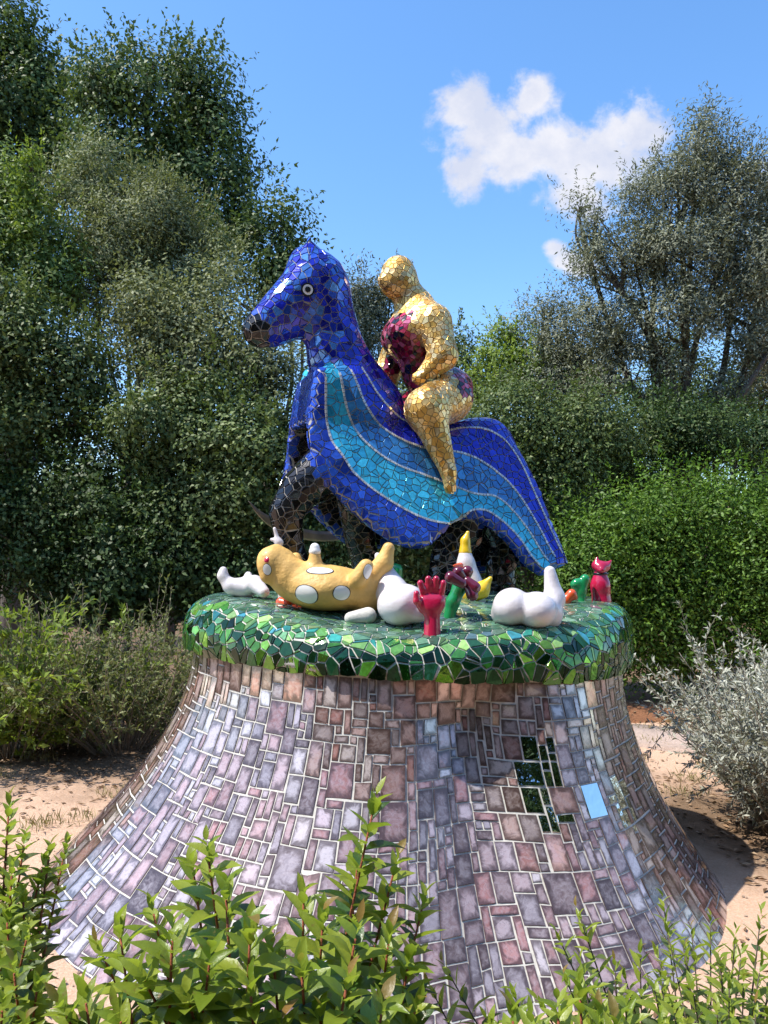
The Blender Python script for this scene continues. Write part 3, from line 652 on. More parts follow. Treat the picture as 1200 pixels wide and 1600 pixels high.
def rim_field(Q):
    x, y, z = Q[..., 0], Q[..., 1], Q[..., 2]; r = np.hypot(x-CX, y-CY); th = np.arctan2(x-CX, CY-y)
    Rr = 1.19+.02*np.sin(th*5+.6)+.012*np.sin(th*9)-.035*np.exp(-((th-.22)/.25)**2)
    Rr = np.maximum(Rr, prad(th, 0*th)+.028); f = smax(r-Rr-.012, z-ztop(x, y)-.012-.012*np.sin(th*4+1.)-.008*np.sin(th*7), .20); return smax(f, zbot(x)-z, .03)
RIM = Vol((CX-1.3, CY-1.3, .98), (CX+1.3, CY+1.3, 1.5), .02, rim_field)
def rim():
    V, Q = RIM.surf(); core = part('green_top', fastmesh('green_top', V-RIM.nrm(V)*.001, Q, True), ped, None, [M_GROUT])
    S = seeds_on(V, Q, .064, keep=lambda p: p[:, 2] > zbot(p[:, 0])+.015, jitter=.5); T = chips(RIM, S, .064, .0056, .35, .55); tc = []
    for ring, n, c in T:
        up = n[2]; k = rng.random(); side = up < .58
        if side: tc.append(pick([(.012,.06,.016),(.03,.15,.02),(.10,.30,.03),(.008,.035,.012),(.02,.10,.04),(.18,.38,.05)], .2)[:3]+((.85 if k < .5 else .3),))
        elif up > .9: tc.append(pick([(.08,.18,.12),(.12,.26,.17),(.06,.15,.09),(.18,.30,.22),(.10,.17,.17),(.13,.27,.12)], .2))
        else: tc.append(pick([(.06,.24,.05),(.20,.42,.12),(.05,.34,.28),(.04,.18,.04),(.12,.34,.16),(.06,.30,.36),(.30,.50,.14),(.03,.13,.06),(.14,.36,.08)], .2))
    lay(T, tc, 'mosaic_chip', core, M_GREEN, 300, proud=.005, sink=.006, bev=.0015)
rim()

# ================================================================== HORSE (plain mosaic horse under a bordered cloth)
TH = R(21); HC, HS = math.cos(TH), math.sin(TH); HX, HYc = .12, 4.55
def H(px, py, v=0.):
    k = (px-600)/F; u = (HX+v*HS-k*(HYc-v*HC))/(HC-k*HS); Y = HYc-u*HS-v*HC
    return np.array((u, v, EYE+(HY-py)/F*Y))
def toW(p):
    p = np.asarray(p); return np.stack([HX-p[..., 0]*HC+p[..., 1]*HS, HYc-p[..., 0]*HS-p[..., 1]*HC, p[..., 2]], -1)
def dirW(p):
    p = np.asarray(p); return np.stack([-p[..., 0]*HC+p[..., 1]*HS, -p[..., 0]*HS-p[..., 1]*HC, p[..., 2]], -1)
hem_px = [(506,566),(498,610),(492,660),(494,705),(510,745),(538,785),(575,822),(615,850),(655,856),(684,838),(706,816),(735,810),(765,824),(792,848),(812,878),(838,900)]
back_px = [(556,560),(578,592),(600,622),(632,648),(668,660),(705,662),(740,652),(775,652),(800,672),(815,712),(824,760),(836,815),(854,880)]
hem = spline([H(*p, .33)[[0, 2]] for p in hem_px], 8); back = spline([H(*p, .12)[[0, 2]] for p in back_px], 8)
outline = np.concatenate([hem, back[::-1]])
cav = np.concatenate([[(1.4, 2.30), (1.4, 1.0), (back[-1, 0]+.05, 1.0)], back[::-1][:-20]+np.array((.05, -.085))])
def wid(u, z): return .235+.19*np.clip((2.32-z)/.72, 0, 1.1)-.05*np.clip((-u-.25)/.5, 0, 1)
headA = H(492, 446); headB = H(404, 518); headB[1] = .03
def horse_parts(Q):
    U, Vv, Z = Q[..., 0], Q[..., 1], Q[..., 2]; av = np.abs(Vv)
    o2 = poly2(U[:, 0, :], Z[:, 0, :], outline)[:, None, :]; c2 = poly2(U[:, 0, :], Z[:, 0, :], cav)[:, None, :]
    wd = wid(U, Z)
    kk = .045+.14*np.clip((Z-2.02)/.25, 0, 1)*np.clip((.62-U)/.25, 0, 1); outer = smax(o2+0*U, av-wd, kk); inner = smax(c2+0*U, av-(wd-.062), .03); cloth = smax(outer, -inner, .02)
    flap = smin(cap(Q, H(486, 590, -.24), H(450, 768, -.40), .05, .046), cap(Q, H(500, 620, -.26), H(470, 755, -.41), .05, .045), .05); cloth = smin(cloth, flap, .03)
    n0, n1, n2 = H(575, 640), H(528, 560), H(506, 470)
    neck = smin(cap(Q, n0, n1, .20, .152), cap(Q, n1, n2, .152, .143), .05)
    head = smin(cap(Q, headA, headB, .165, .088), cap(Q, H(470, 500), H(430, 518), .085, .07), .06)
    head = smin(head, cap(Q, H(500, 436), H(480, 412), .11, .085), .08)
    for s in (-1, 1):
        e0 = H(488, 420); e1 = H(478, 383); e0[1] = s*.055; e1[1] = s*.075; head = smin(head, cap(Q, e0, e1, .05, .012), .03)
    top = smin(neck, head, .07)
    barrel = cap(Q, H(560, 690)+(0, 0, -.05), H(735, 715), .23, .19)
    legs = 1e9
    for seq in LEGS:
        for (a, b) in zip(seq[:-1], seq[1:]): legs = np.minimum(legs, cap(Q, a[0], b[0], a[1], b[1])) if not isinstance(legs, float) else cap(Q, a[0], b[0], a[1], b[1])
    return cloth, top, barrel, legs, outer
def J(px, py, v, r, z=None):
    p = H(px, py, v)
    if z is not None: p[2] = z
    return (p, r)
LEGS = [[J(520,730,.16,.15), J(470,765,.17,.105), J(447,800,.17,.085), J(452,850,.15,.07), J(462,890,.12,.075)],
        [J(560,760,.0,.13), J(560,830,-.1,.085), J(572,880,-.12,.075), J(578,925,-.12,.085)],
        [J(735,770,.14,.17), J(722,830,.17,.12), J(700,868,.17,.09), J(690,925,.17,.09)],
        [J(765,775,-.14,.13), J(795,850,-.1,.11), J(782,885,-.1,.085), J(785,930,-.1,.09)]]
def horse_field(Q):
    cl, tp, br, lg, o = horse_parts(Q); f = smin(cl, tp, .06); return smin(f, smin(br, lg, .06), .012)
HLO, HHI = (-.95, -.62, 1.3), (1.02, .62, 3.45)
HV = Vol(HLO, HHI, .0165, horse_field)
HCL = Vol(HLO, HHI, .033, lambda Q: smin(horse_parts(Q)[0], horse_parts(Q)[1], .06))
HOUT = Vol(HLO, HHI, .033, lambda Q: horse_parts(Q)[4])
HTOP = Vol(HLO, HHI, .033, lambda Q: horse_parts(Q)[1])
class Wvol:
    """a field in the horse's own axes seen from world axes is not needed: chips are cut in local axes and turned"""
def resample(c, n):
    L = np.concatenate([[0], np.cumsum(np.linalg.norm(np.diff(c, axis=0), axis=1))]); t = np.linspace(0, L[-1], n)
    return np.stack([np.interp(t, L, c[:, k]) for k in range(c.shape[1])], 1)
LEV = [.19, .44, .66, .87]
hemr, backr = resample(hem, 60), resample(back, 60)
bkd = kdtree.KDTree(60*41); bt = []
for i in range(60):
    for j in range(41):
        t = j/40; p = hemr[i]*(1-t)+backr[i]*t; bkd.insert((p[0], p[1], 0), len(bt)); bt.append(t)
bkd.balance()
def band_t(p): return bt[bkd.find((p[0], p[2], 0))[1]]
def side_point(uz, s):
    """where the line across the horse at (u,z) meets the cloth on side s"""
    v = s*np.linspace(.6, .05, 80); q_ = np.stack([np.full(80, uz[0]), v, np.full(80, uz[1])], 1); f = HCL.f(q_); k = np.argmax(f < 0)
    return None if not (f < 0).any() or k == 0 else HV.proj(q_[k:k+1])[0]
def horse():
    h = thing('horse_statue', (HX, HYc, ztop(HX, HYc)), 'blue mosaic horse statue under a bordered blue cloth, on the pedestal', 'statue')
    V, Q = HV.surf(); core = part('grout_core', fastmesh('grout_core', toW(V-HV.nrm(V)*.001), Q[:, ::-1] if False else Q, True), h, None, [M_GROUTD])
    # paired seeds on both sides of each border line keep the colour edge on the line
    extra = []; lines = []
    for t in LEV:
        c = hemr*(1-t)+backr*t; c = resample(spline(c[2:-2], 4), 4000); L = np.cumsum(np.linalg.norm(np.diff(c, axis=0), axis=1))[-1]; n = int(L/.058)
        idx = np.linspace(0, 3999, n).astype(int)
        for s in (1, -1):
            ln = []
            for k in range(0, 4000, 11):
                p = side_point(c[k], s)
                if p is not None and abs(p[1]) > .07: ln.append(p)
            lines.append(np.array(ln))
            for k in idx:
                k = min(max(k+rng.integers(-14, 15), 5), 3994); tg = c[k+4]-c[k-4]; tg /= np.linalg.norm(tg); nn = np.array((-tg[1], tg[0]))
                a, b = side_point(c[k]+nn*.024, s), side_point(c[k]-nn*.024, s)
                if a is not None and b is not None and abs(a[1]) > .07 and abs(b[1]) > .07: extra += [a, b]
    lk = kdtree.KDTree(sum(len(l) for l in lines)); c_ = 0
    for l in lines:
        for p in l: lk.insert(p, c_); c_ += 1
    lk.balance()
    keep = lambda p: np.array([lk.find(x)[2] > .036 for x in p])
    SP = .053; S = seeds_on(V, Q, SP, np.array(extra), keep, .5); T = chips(HV, S, SP, .0042, .25); tc = []
    COB = [(.012,.022,.38),(.018,.036,.52),(.010,.014,.26),(.025,.06,.58),(.014,.024,.44)]
    BANDS = [[(.02,.065,.44),(.03,.10,.52),(.016,.045,.36)], [(.04,.46,.64),(.06,.54,.70),(.035,.40,.60)], [(.045,.21,.48),(.06,.27,.54),(.035,.18,.46)], [(.012,.026,.46),(.018,.04,.54),(.012,.018,.40)], COB]
    BLK = [(.008,.008,.010),(.012,.012,.014),(.02,.02,.022)]
    muz = headB+np.array((.03, 0, -.012))
    for ring, n, c in T:
        incl = HCL.f(c[None])[0] < .03; inside = (HOUT.f(c[None])[0] < -.035 and HTOP.f(c[None])[0] > .02); ontop = HTOP.f(c[None])[0] < .022
        if not incl or inside: tc.append(pick(BLK, .2))
        elif ontop and c[0] > .42 and c[2] > 2.55:
            tc.append(pick(BLK, .2) if np.linalg.norm(c-muz) < .098 else pick(COB+[(.03,.09,.50),(.05,.16,.58),(.08,.24,.62)], .15))
        elif ontop and HOUT.f(c[None])[0] > .01: tc.append(pick(COB, .15))
        else:
            t = band_t(c); k = sum(t > l for l in LEV); tc.append(pick(BANDS[k], .12))
    TW = [(toW(r_), dirW(n), toW(c)) for r_, n, c in T]
    TW = [(r_ if np.cross(r_[1]-r_[0], r_[2]-r_[1]) @ n > 0 else r_[::-1], n, c) for r_, n, c in TW]
    lay(TW, tc, 'mosaic_chip', core, M_CHIP, 300, proud=.0045, sink=.006, bev=.0014)
    # narrow pale border strips of small chips
    bt_ = []; 
    for l in lines:
        if len(l) < 4: continue
        seg = np.linalg.norm(np.diff(l, axis=0), axis=1); cut = np.where(seg > .06)[0]+1
        for pc in np.split(l, cut):
            if len(pc) < 4: continue
            pc = resample(pc, max(3, int(np.linalg.norm(np.diff(pc, axis=0), axis=1).sum()/.021))); nn = HV.nrm(pc)
            for i in range(len(pc)-1):
                a, b = pc[i], pc[i+1]; n = nn[i]; tg = b-a; L = np.linalg.norm(tg); tg /= L; sd = np.cross(n, tg); hw = .0058*(.85+.3*rng.random())
                m_ = .0012; r_ = np.array([a+tg*m_+sd*hw, a+tg*m_-sd*hw, b-tg*m_-sd*hw, b-tg*m_+sd*hw]); r_ = toW(r_); nw = dirW(n)
                if np.cross(r_[1]-r_[0], r_[2]-r_[1]) @ nw < 0: r_ = r_[::-1]
                bt_.append((r_, nw, r_.mean(0)))
    part('border_strip', tilemesh('border_strip', bt_, [pick([(.62,.60,.56),(.5,.5,.5),(.68,.66,.60)], .1) for _ in bt_], proud=.0085, sink=.004, bev=.001), h, None, [M_CHIP], 'stuff')
    # eyes
    for s in (1, -1):
        p0 = H(479, 455, s*.13); q0 = p0.copy(); q0[1] = s*.3
        for _ in range(60):
            if HV.f(q0[None])[0] < 0: break
            q0[1] -= s*.004
        n = dirW(HV.nrm(q0[None])[0]); cw = toW(q0); a = np.cross(n, (0, 0, 1)); a /= np.linalg.norm(a); b = np.cross(n, a); mb = MB()
        for (r_, hgt, m_) in ((.036, .010, 0), (.027, .013, 1), (.015, .016, 0)):
            ring = [cw+n*hgt+r_*(a*math.cos(k*math.pi/8)+b*math.sin(k*math.pi/8)) for k in range(16)]; low = [x-n*.02 for x in ring]
            mb.add(ring+low, [tuple(range(16))[::-1]]+[(k, (k+1) % 16, 16+(k+1) % 16, 16+k) for k in range(16)], m_)
        part('eye', mb.mesh('eye', False), h, cw, [M_BLACK, M_SPOT])
horse()

# ================================================================== RIDER
hd = H(623, 433)
def rider_field(Q):
    f = ell(Q, hd, (.100, .092, .118)); f = smin(f, cap(Q, hd+(.045, 0, -.05), hd+(.06, 0, -.06), .05, .04), .05)
    f = smin(f, cap(Q, hd+(.096, 0, -.01), hd+(.110, 0, -.035), .012, .018), .03)
    ne = H(650, 478); f = smin(f, cap(Q, hd+(-.03, 0, -.05), ne, .068, .085), .06)
    ch = H(648, 522); wa = H(655, 582); hp = H(690, 612)
    tor = smin(ell(Q, ch, (.14, .205, .165)), cap(Q, ch, wa, .12, .10), .06); tor = smin(tor, ell(Q, ch+(.075, 0, -.02), (.11, .18, .10)), .05); tor = smin(tor, ell(Q, hp, (.17, .22, .14)), .07)
    shn = H(678, 502, .17)
    for s in (1, -1): tor = smin(tor, cap(Q, ne+(0, s*.02, -.02), shn*np.array((1, s, 1))+(.02*(s < 0), 0, 0), .08, .085), .07)
    f = smin(f, tor, .06)
    for s in (1, -1):
        sh, el, ha = np.array(H(678, 505, .19)), np.array(H(693, 556, .25)), np.array(H(660, 590, .21))
        if s < 0: el = el+(.14, 0, -.01); ha = ha+(.26, 0, .07); sh = sh+(.03, 0, 0)
        kn, an, ft = np.array(H(666, 640, .31)), np.array(H(701, 738, .37)), np.array(H(709, 764, .38)); th = np.array(H(700, 622, .15))
        for p in (sh, el, ha, kn, an, ft, th): p[1] *= s
        arm = smin(cap(Q, sh, el, .098, .074), cap(Q, el, ha, .072, .044), .03); arm = smin(arm, cap(Q, ha, ha+(.035, 0, -.005), .04, .026), .02)
        leg = smin(cap(Q, th, kn, .14, .112), cap(Q, kn, an, .104, .04), .04); leg = smin(leg, cap(Q, an, ft+(.02, 0, -.0), .036, .03), .02)
        f = smin(f, smin(arm, leg, .01), .03)
    return f
RV = Vol((-.45, -.55, 1.85), (.45, .55, 3.4), .0145, rider_field)
def rider():
    h = thing('rider_statue', toW(H(690, 645)), 'gold mosaic rider figure in a crimson sleeveless tunic sitting on the horse', 'statue')
    V, Q = RV.surf(); core = part('grout_core', fastmesh('grout_core', toW(V-RV.nrm(V)*.001), Q, True), h, None, [M_GROUTG])
    SP = .036; S = seeds_on(V, Q, SP, jitter=.5); T = chips(RV, S, SP, .0024, .1, .25); tc = []; ga = []
    zt, zw = H(650, 500)[2], H(658, 575)[2]; hipz = H(688, 600)[2]
    for ring, n, c in T:
        arm = abs(c[1]) > .185 and c[2] > zw-.02 and rng.random() < 2
        body = abs(c[1]) < .175 and c[2] < zt-.01+.03*(c[0] < 0) and c[2] > hipz-.17
        hip = c[2] < hipz+.06 and c[2] > hipz-.13 and c[0] < H(690, 614)[0]+.04
        if (body and not arm) or hip: tc.append(pick([(.46,.02,.07),(.54,.05,.14),(.16,.010,.03),(.014,.010,.012),(.60,.16,.28)], .2)); ga.append(True)
        else: ga.append(False); tc.append(pick([(.80,.50,.15),(.86,.58,.22),(.70,.40,.09),(.84,.62,.30)], .08)[:3]+(.0,))
    TW = [(toW(r_), dirW(n), toW(c)) for r_, n, c in T]; TW = [(r_ if np.cross(r_[1]-r_[0], r_[2]-r_[1]) @ n > 0 else r_[::-1], n, c) for r_, n, c in TW]
    for nm, fl, mm in (('gold_chip', False, M_GOLD), ('garment_chip', True, M_RUBY)):
        k = [i for i in range(len(TW)) if ga[i] == fl]; lay([TW[i] for i in k], [tc[i] for i in k], nm, core, mm, 300, proud=.003, sink=.005, bev=.001)
rider()

# ================================================================== figures lying on the green top
def blob(prims, h=.008, k=.02):
    """prims: ('c',a,b,ra,rb) or ('e',c,r) in world space, melted together"""
    pts = []
    for p in prims:
        if p[0] == 'c': pts += [p[1]-max(p[3], p[4]), p[1]+max(p[3], p[4]), p[2]-max(p[3], p[4]), p[2]+max(p[3], p[4])]
        else: pts += [p[1]-np.array(p[2]), p[1]+np.array(p[2])]
    lo = np.min(pts, 0)-.03; hi = np.max(pts, 0)+.03
    def fn(Q):
        f = None
        for p in prims:
            g_ = cap(Q, *p[1:5]) if p[0] == 'c' else ell(Q, p[1], p[2]); f = g_ if f is None else smin(f, g_, p[5] if len(p) > 5 and p[0] == 'c' else k)
        return f
    return Vol(lo, hi, h, fn)
def vpart(name, vol, parent, m, origin=None):
    V, Q = vol.surf(); return part(name, fastmesh(name, V, Q, True), parent, origin, [m])
def C(px, py, d, px2, py2, d2, ra, rb, k=.02): return ('c', P(px, py, d), P(px2, py2, d2), ra, rb, k)
def Ee(px, py, d, r): return ('e', P(px, py, d), r)
# yellow spotted animal on its back
def yellow():
    d = 3.83; t = thing('spotted_animal', P(505, 957, d), 'yellow animal figure with white spots lying on its back, legs up', 'animal figure')
    v = blob([Ee(508, 921, d, (.185, .15, .10)), C(455, 905, d, 560, 922, d, .095, .09, .05), C(440, 888, d, 425, 880, d-.02, .085, .07, .04), C(422, 872, d-.02, 418, 900, d-.04, .05, .035, .03), C(443, 868, d, 433, 860, d, .035, .03, .03),
              C(492, 890, d-.02, 492, 868, d-.02, .042, .028), C(470, 900, d+.1, 462, 872, d+.12, .04, .028), C(570, 912, d-.02, 600, 880, d-.02, .06, .042, .04), C(600, 880, d-.02, 607, 857, d-.02, .042, .03), C(560, 905, d-.1, 572, 885, d-.11, .045, .035), C(575, 940, d, 598, 925, d-.02, .06, .045, .04)])
    vpart('body', v, t, M_YELLOW)
    vpart('foot_tip', blob([C(492, 861, d-.02, 492, 856, d-.02, .0295, .024)], .005), t, M_SPOT)
    vpart('mouth', blob([C(424, 866, d-.05, 418, 876, d-.075, .022, .018)], .005), t, M_RED)
    for (px, py, rx, ry) in [(478, 930, .056, .052), (534, 927, .040, .037), (500, 891, .06, .024), (417, 890, .020, .026), (575, 893, .022, .036)]:
        p = P(px, py, d-.35)
        for _ in range(170):
            if v.f(p[None])[0] < .003: break
            p = p+(p-np.array((0, 0, EYE)))/np.linalg.norm(p)*.003
        p = v.proj(p[None])[0]; n = v.nrm(p[None])[0]; a = np.cross(n, (0, 0, 1)); a /= np.linalg.norm(a); b = np.cross(a, n); mb = MB()
        for (sx, off, m_) in ((1.1, .0015, 0), (1., .003, 1)):
            VV = [p]; 
            for rr in (.35, .7, 1.):
                for k in range(20): an = k*math.pi/10; VV.append(p+rr*sx*(a*rx*math.cos(an)+b*ry*math.sin(an)*(1+.06*math.sin(2*an))))
            VV = v.proj(np.array(VV), 4); VV = VV+v.nrm(VV)*off; Fs = [(0, 1+(k+1) % 20, 1+k) for k in range(20)]
            for r_ in (0, 1): Fs += [(1+r_*20+k, 1+r_*20+(k+1) % 20, 21+r_*20+(k+1) % 20, 21+r_*20+k) for k in range(20)]
            Fs = [f[::-1] for f in Fs] if False else Fs
            mb.add(VV, Fs, m_)
        part('spot', mb.mesh('spot'), t, p, [M_BLACK, M_SPOT])
yellow()
def simple(name, label, cat, base, prims, m, k=.02, h=.007, group=None, extra=()):
    t = thing(name, base, label, cat, group); vpart('body', blob(prims, h, k), t, m)
    for (pn, pr, pm) in extra: vpart(pn, blob(pr, .005, .012), t, pm)
    return t
GW = 'white painted figures lying on the green top'
simple('white_figure', 'small white lying figure with raised foot at the left rim', 'figure', P(372, 936, 4.1), [C(385, 918, 4.1, 365, 917, 4.1, .055, .045, .03), C(358, 915, 4.1, 348, 900, 4.1, .035, .026), C(348, 900, 4.1, 349, 891, 4.1, .024, .02), C(390, 908, 4.1, 388, 899, 4.1, .026, .02), C(398, 912, 4.05, 412, 925, 4.0, .045, .03, .03)], M_WHITE, group=GW)
simple('white_figure', 'white rounded torso between yellow animal and crimson hand', 'figure', P(625, 978, 3.62), [Ee(625, 945, 3.66, (.105, .12, .098)), C(612, 925, 3.8, 600, 892, 3.86, .085, .045, .05), C(640, 945, 3.62, 655, 955, 3.6, .08, .05, .04), C(596, 893, 3.95, 590, 868, 3.95, .03, .016)], M_WHITE, .04, group=GW)
simple('white_figure', 'white lying figure with two round forms and one leg raised at right', 'figure', P(825, 983, 3.6), [Ee(800, 948, 3.58, (.086, .095, .085)), Ee(838, 953, 3.56, (.09, .10, .082)), C(858, 955, 3.62, 866, 935, 3.64, .062, .048, .03), C(866, 935, 3.64, 859, 893, 3.64, .046, .026, .02), C(785, 960, 3.64, 860, 968, 3.62, .05, .04, .04)], M_WHITE, .016, group=GW)
simple('white_hand', 'tiny white forked hand above the yellow animal', 'figure', P(436, 852, 4.05), [C(436, 862, 4.05, 435, 846, 4.05, .014, .013), C(435, 846, 4.05, 429, 826, 4.05, .012, .009), C(435, 846, 4.05, 424, 843, 4.05, .010, .008), C(435, 850, 4.05, 440, 848, 4.05, .010, .008), C(437, 860, 4.05, 442, 935, 4.05, .015, .025)], M_WHITE, .006, .005)
def hand(name, label, px, py0, py1, d, m, sc=1., tipm=None):
    base = P(px, py0, d); t = thing(name, base-(0, 0, .01), label, 'hand figure'); X = lambda x, y, z=0: base+np.array((x, -.02+z, y))*sc
    pr = [('c', X(0, -.03), X(0, .09), .042*sc, .036*sc, .02), ('c', X(-.018, .12), X(.02, .125), .045*sc, .042*sc, .03), ('c', X(-.03, .15), X(.032, .15), .032*sc, .03*sc, .02)]
    fing = [(-.042, .205, -.058, .19), (-.016, .225, -.02, .0), (.014, .225, .018, 0), (.042, .205, .052, .0)]
    for (x, y, x2, _) in fing: pr.append(('c', X(x*.85, .16), X(x, y-.02, -.012), .021*sc, .019*sc, .006)); pr.append(('c', X(x, y-.02, -.012), X(x2, y+.02, -.022), .019*sc, .016*sc, .004))
    pr += [('c', X(-.045, .10), X(-.075, .14, -.03), .022*sc, .019*sc, .012), ('c', X(-.075, .14, -.03), X(-.078, .175, -.035), .019*sc, .015*sc, .006)]
    vpart('body', blob(pr, .0055*sc, .01), t, m); return t
hand('crimson_hand', 'glossy crimson hand standing upright at the front of the green top', 675, 983, 897, 3.5, M_RED, .9)
def snake():
    d = 3.7; t = thing('green_flower', P(705, 968, d), 'green curved arm ending in maroon petals beside the crimson hand', 'figure')
    vpart('body', blob([C(700, 972, d, 708, 940, d, .026, .03, .02), C(708, 940, d, 718, 918, d, .03, .032, .02), C(718, 918, d, 724, 902, d, .03, .026, .02)], .006), t, M_GREENP)
    for (x, y, x2, y2, dd) in [(724, 905, 716, 894, 0), (730, 908, 742, 918, -.02), (722, 912, 704, 902, -.05), (732, 915, 738, 930, -.02), (728, 902, 730, 893, .02)]:
        vpart('petal', blob([C(x, y, d-.02+dd, x2, y2, d-.03+dd, .022, .028)], .006), t, M_MAROON)
snake()
simple('white_bird', 'white bird figure with yellow crest and wing behind the horse legs', 'bird figure', P(735, 945, 4.2), [C(738, 925, 4.2, 728, 880, 4.2, .075, .045, .04), C(728, 880, 4.2, 727, 868, 4.2, .045, .036)], M_WHITE, extra=[
    ('crest', [C(727, 862, 4.2, 727, 845, 4.2, .034, .022), C(727, 845, 4.2, 731, 832, 4.2, .022, .01)], M_LEMON), ('wing', [C(735, 928, 4.08, 752, 922, 4.05, .05, .04), C(752, 922, 4.05, 766, 904, 4.04, .042, .012)], M_LEMON), ('beak', [C(719, 884, 4.13, 709, 884, 4.08, .018, .006)], M_ORANGE)])
simple('green_sprout', 'small green forked sprout beside the red cat', 'figure', P(908, 942, 4.2), [C(910, 950, 4.2, 909, 925, 4.2, .022, .02), C(909, 925, 4.2, 901, 912, 4.2, .02, .026), C(909, 925, 4.2, 914, 905, 4.2, .02, .027), C(901, 912, 4.2, 896, 914, 4.2, .018, .016)], M_GREENP, .012)
simple('orange_fin', 'small orange fin shape behind the raised white leg', 'figure', P(890, 946, 4.1), [C(884, 938, 4.1, 893, 928, 4.1, .028, .022), C(893, 928, 4.1, 899, 934, 4.1, .02, .012)], M_ORANGE, .012)
simple('orange_lump', 'orange foot poking out under the yellow animal', 'figure', P(445, 952, 3.95), [C(440, 942, 3.92, 450, 944, 3.9, .03, .024), C(450, 944, 3.95, 470, 940, 4.0, .03, .04)], M_ORANGE, .012)
simple('emerald_bump', 'small emerald bump half hidden behind the white torso', 'figure', P(618, 905, 4.15), [C(618, 925, 4.15, 620, 890, 4.15, .035, .03), C(620, 890, 4.15, 613, 884, 4.15, .02, .014)], M_GREENP, .012)
def cat():
    d = 4.25; t = thing('red_cat', P(940, 947, d), 'glossy red cat figurine sitting upright at the right rim', 'cat figure')
    vpart('body', blob([C(940, 940, d, 938, 915, d, .052, .046, .03), C(938, 915, d, 938, 897, d, .046, .034, .03)], .006), t, M_RED)
    vpart('head', blob([Ee(939, 886, d, (.043, .042, .034)), C(931, 882, d, 933, 871, d, .020, .005), C(948, 884, d, 955, 876, d, .018, .005), C(939, 890, d-.03, 940, 891, d-.04, .02, .016)], .005, .012), t, M_RED)
    mb = MB(); c = P(938.5, 896.5, d); mb.tube([c+np.array((.036*math.cos(a), .036*math.sin(a), 0)) for a in np.linspace(0, 2*math.pi, 17)], .006, 6); part('collar', mb.mesh('collar'), t, c, [M_BLACK])
cat()
def blade():
    t = thing('curved_blade', P(500, 830, 4.75), 'pale curved blade jutting out behind the raised black foreleg', 'blade'); c = spline([P(388, 783, 4.4), P(412, 808, 4.5), P(450, 828, 4.65), P(500, 838, 4.8), P(555, 833, 4.95), P(640, 815, 5.1)], 6)
    V = []; n = len(c)
    for i in range(n):
        hw = .036*min(1, (i+.3)/9)*(1-.25*i/n)
        for (dy, dz) in ((-.008, -hw*.7), (-.010, hw*.4), (0, hw), (.010, hw*.4), (.008, -hw*.7), (0, -hw)): V.append(c[i]+np.array((0, dy, dz)))
    Fs = [(i*6+j, i*6+(j+1) % 6, i*6+6+(j+1) % 6, i*6+6+j) for i in range(n-1) for j in range(6)]+[tuple(range(6))[::-1], tuple((n-1)*6+j for j in range(6))]
    part('body', mesh('body', V, Fs), t, None, [M_BLADE])
blade()
simple('stone_lump', 'pale grey faceted lump under the yellow animal tail', 'stone', P(563, 972, 3.68), [C(548, 966, 3.7, 575, 962, 3.7, .03, .04)], M_GROUT, .02)

# ================================================================== foreground shrubs with leaves of their own
def leaf_mesh(L, Wd, fold, curl, nseg=4):
    V = []; Fs = []
    for i in range(nseg+1):
        t = i/nseg; hw = Wd*.5*(math.sin(math.pi*min(1, t*1.0)**.8)**.8 if 0 < t < 1 else .03); x = L*t; z = -curl*L*t*t
        V += [(x, -hw, z+hw*fold), (x, 0, z), (x, hw, z+hw*fold)]
    for i in range(nseg):
        for j in (0, 1): Fs.append((i*3+j, i*3+3+j, i*3+4+j, i*3+1+j))
    return mesh('leaf', V, Fs, True)
def fgleaf(name, c1, c2, trans, rough):
    m, t, b = mat(name); gi = t.add('ShaderNodeNewGeometry'); oi = t.add('ShaderNodeObjectInfo')
    r = t.m('FRACT', t.m('ADD', gi.outputs['Random Per Island'], oi.outputs['Random'])); co = t.add('ShaderNodeNewGeometry').outputs['Position']
    c = t.mix(r, c1, c2); c = t.mix(t.rng(t.noise(co, 45, 4), .4, .7, 0, .35), c, tuple(np.array(c1)*.7))
    c = t.mix(t.rng(t.noise(co, 38, 5, .6), .63, .70, 0, .8), c, (.20, .13, .045))      # browned blotches
    t.l.new(c, b.inputs['Base Color']); b.inputs['Roughness'].default_value = rough+.06; b.inputs['Specular IOR Level'].default_value = .45
    bn = t.add('ShaderNodeBump', {'Strength': .25, 'Distance': .004, 'Height': t.noise(co, 160, 3)}); t.l.new(bn.outputs[0], b.inputs['Normal'])
    tr = t.add('ShaderNodeBsdfTranslucent', {0: t.mix(.6, c, (.42, .55, .04))})
    mx = t.add('ShaderNodeMixShader', {0: trans, 1: b.outputs[0], 2: tr.outputs[0]}); t.l.new(mx.outputs[0], t.n['Material Output'].inputs[0]); return m
FG_OLD = fgleaf('mature glossy leaf', (.018, .052, .010), (.052, .115, .020), .22, .28)
FG_NEW = fgleaf('young yellow green leaf', (.16, .24, .022), (.34, .39, .05), .45, .30)
FG_SM = fgleaf('small dull leaf', (.04, .075, .020), (.11, .145, .045), .28, .42)
FG_RED = fgleaf('reddish leaf tip', (.20, .15, .04), (.30, .16, .05), .35, .35)
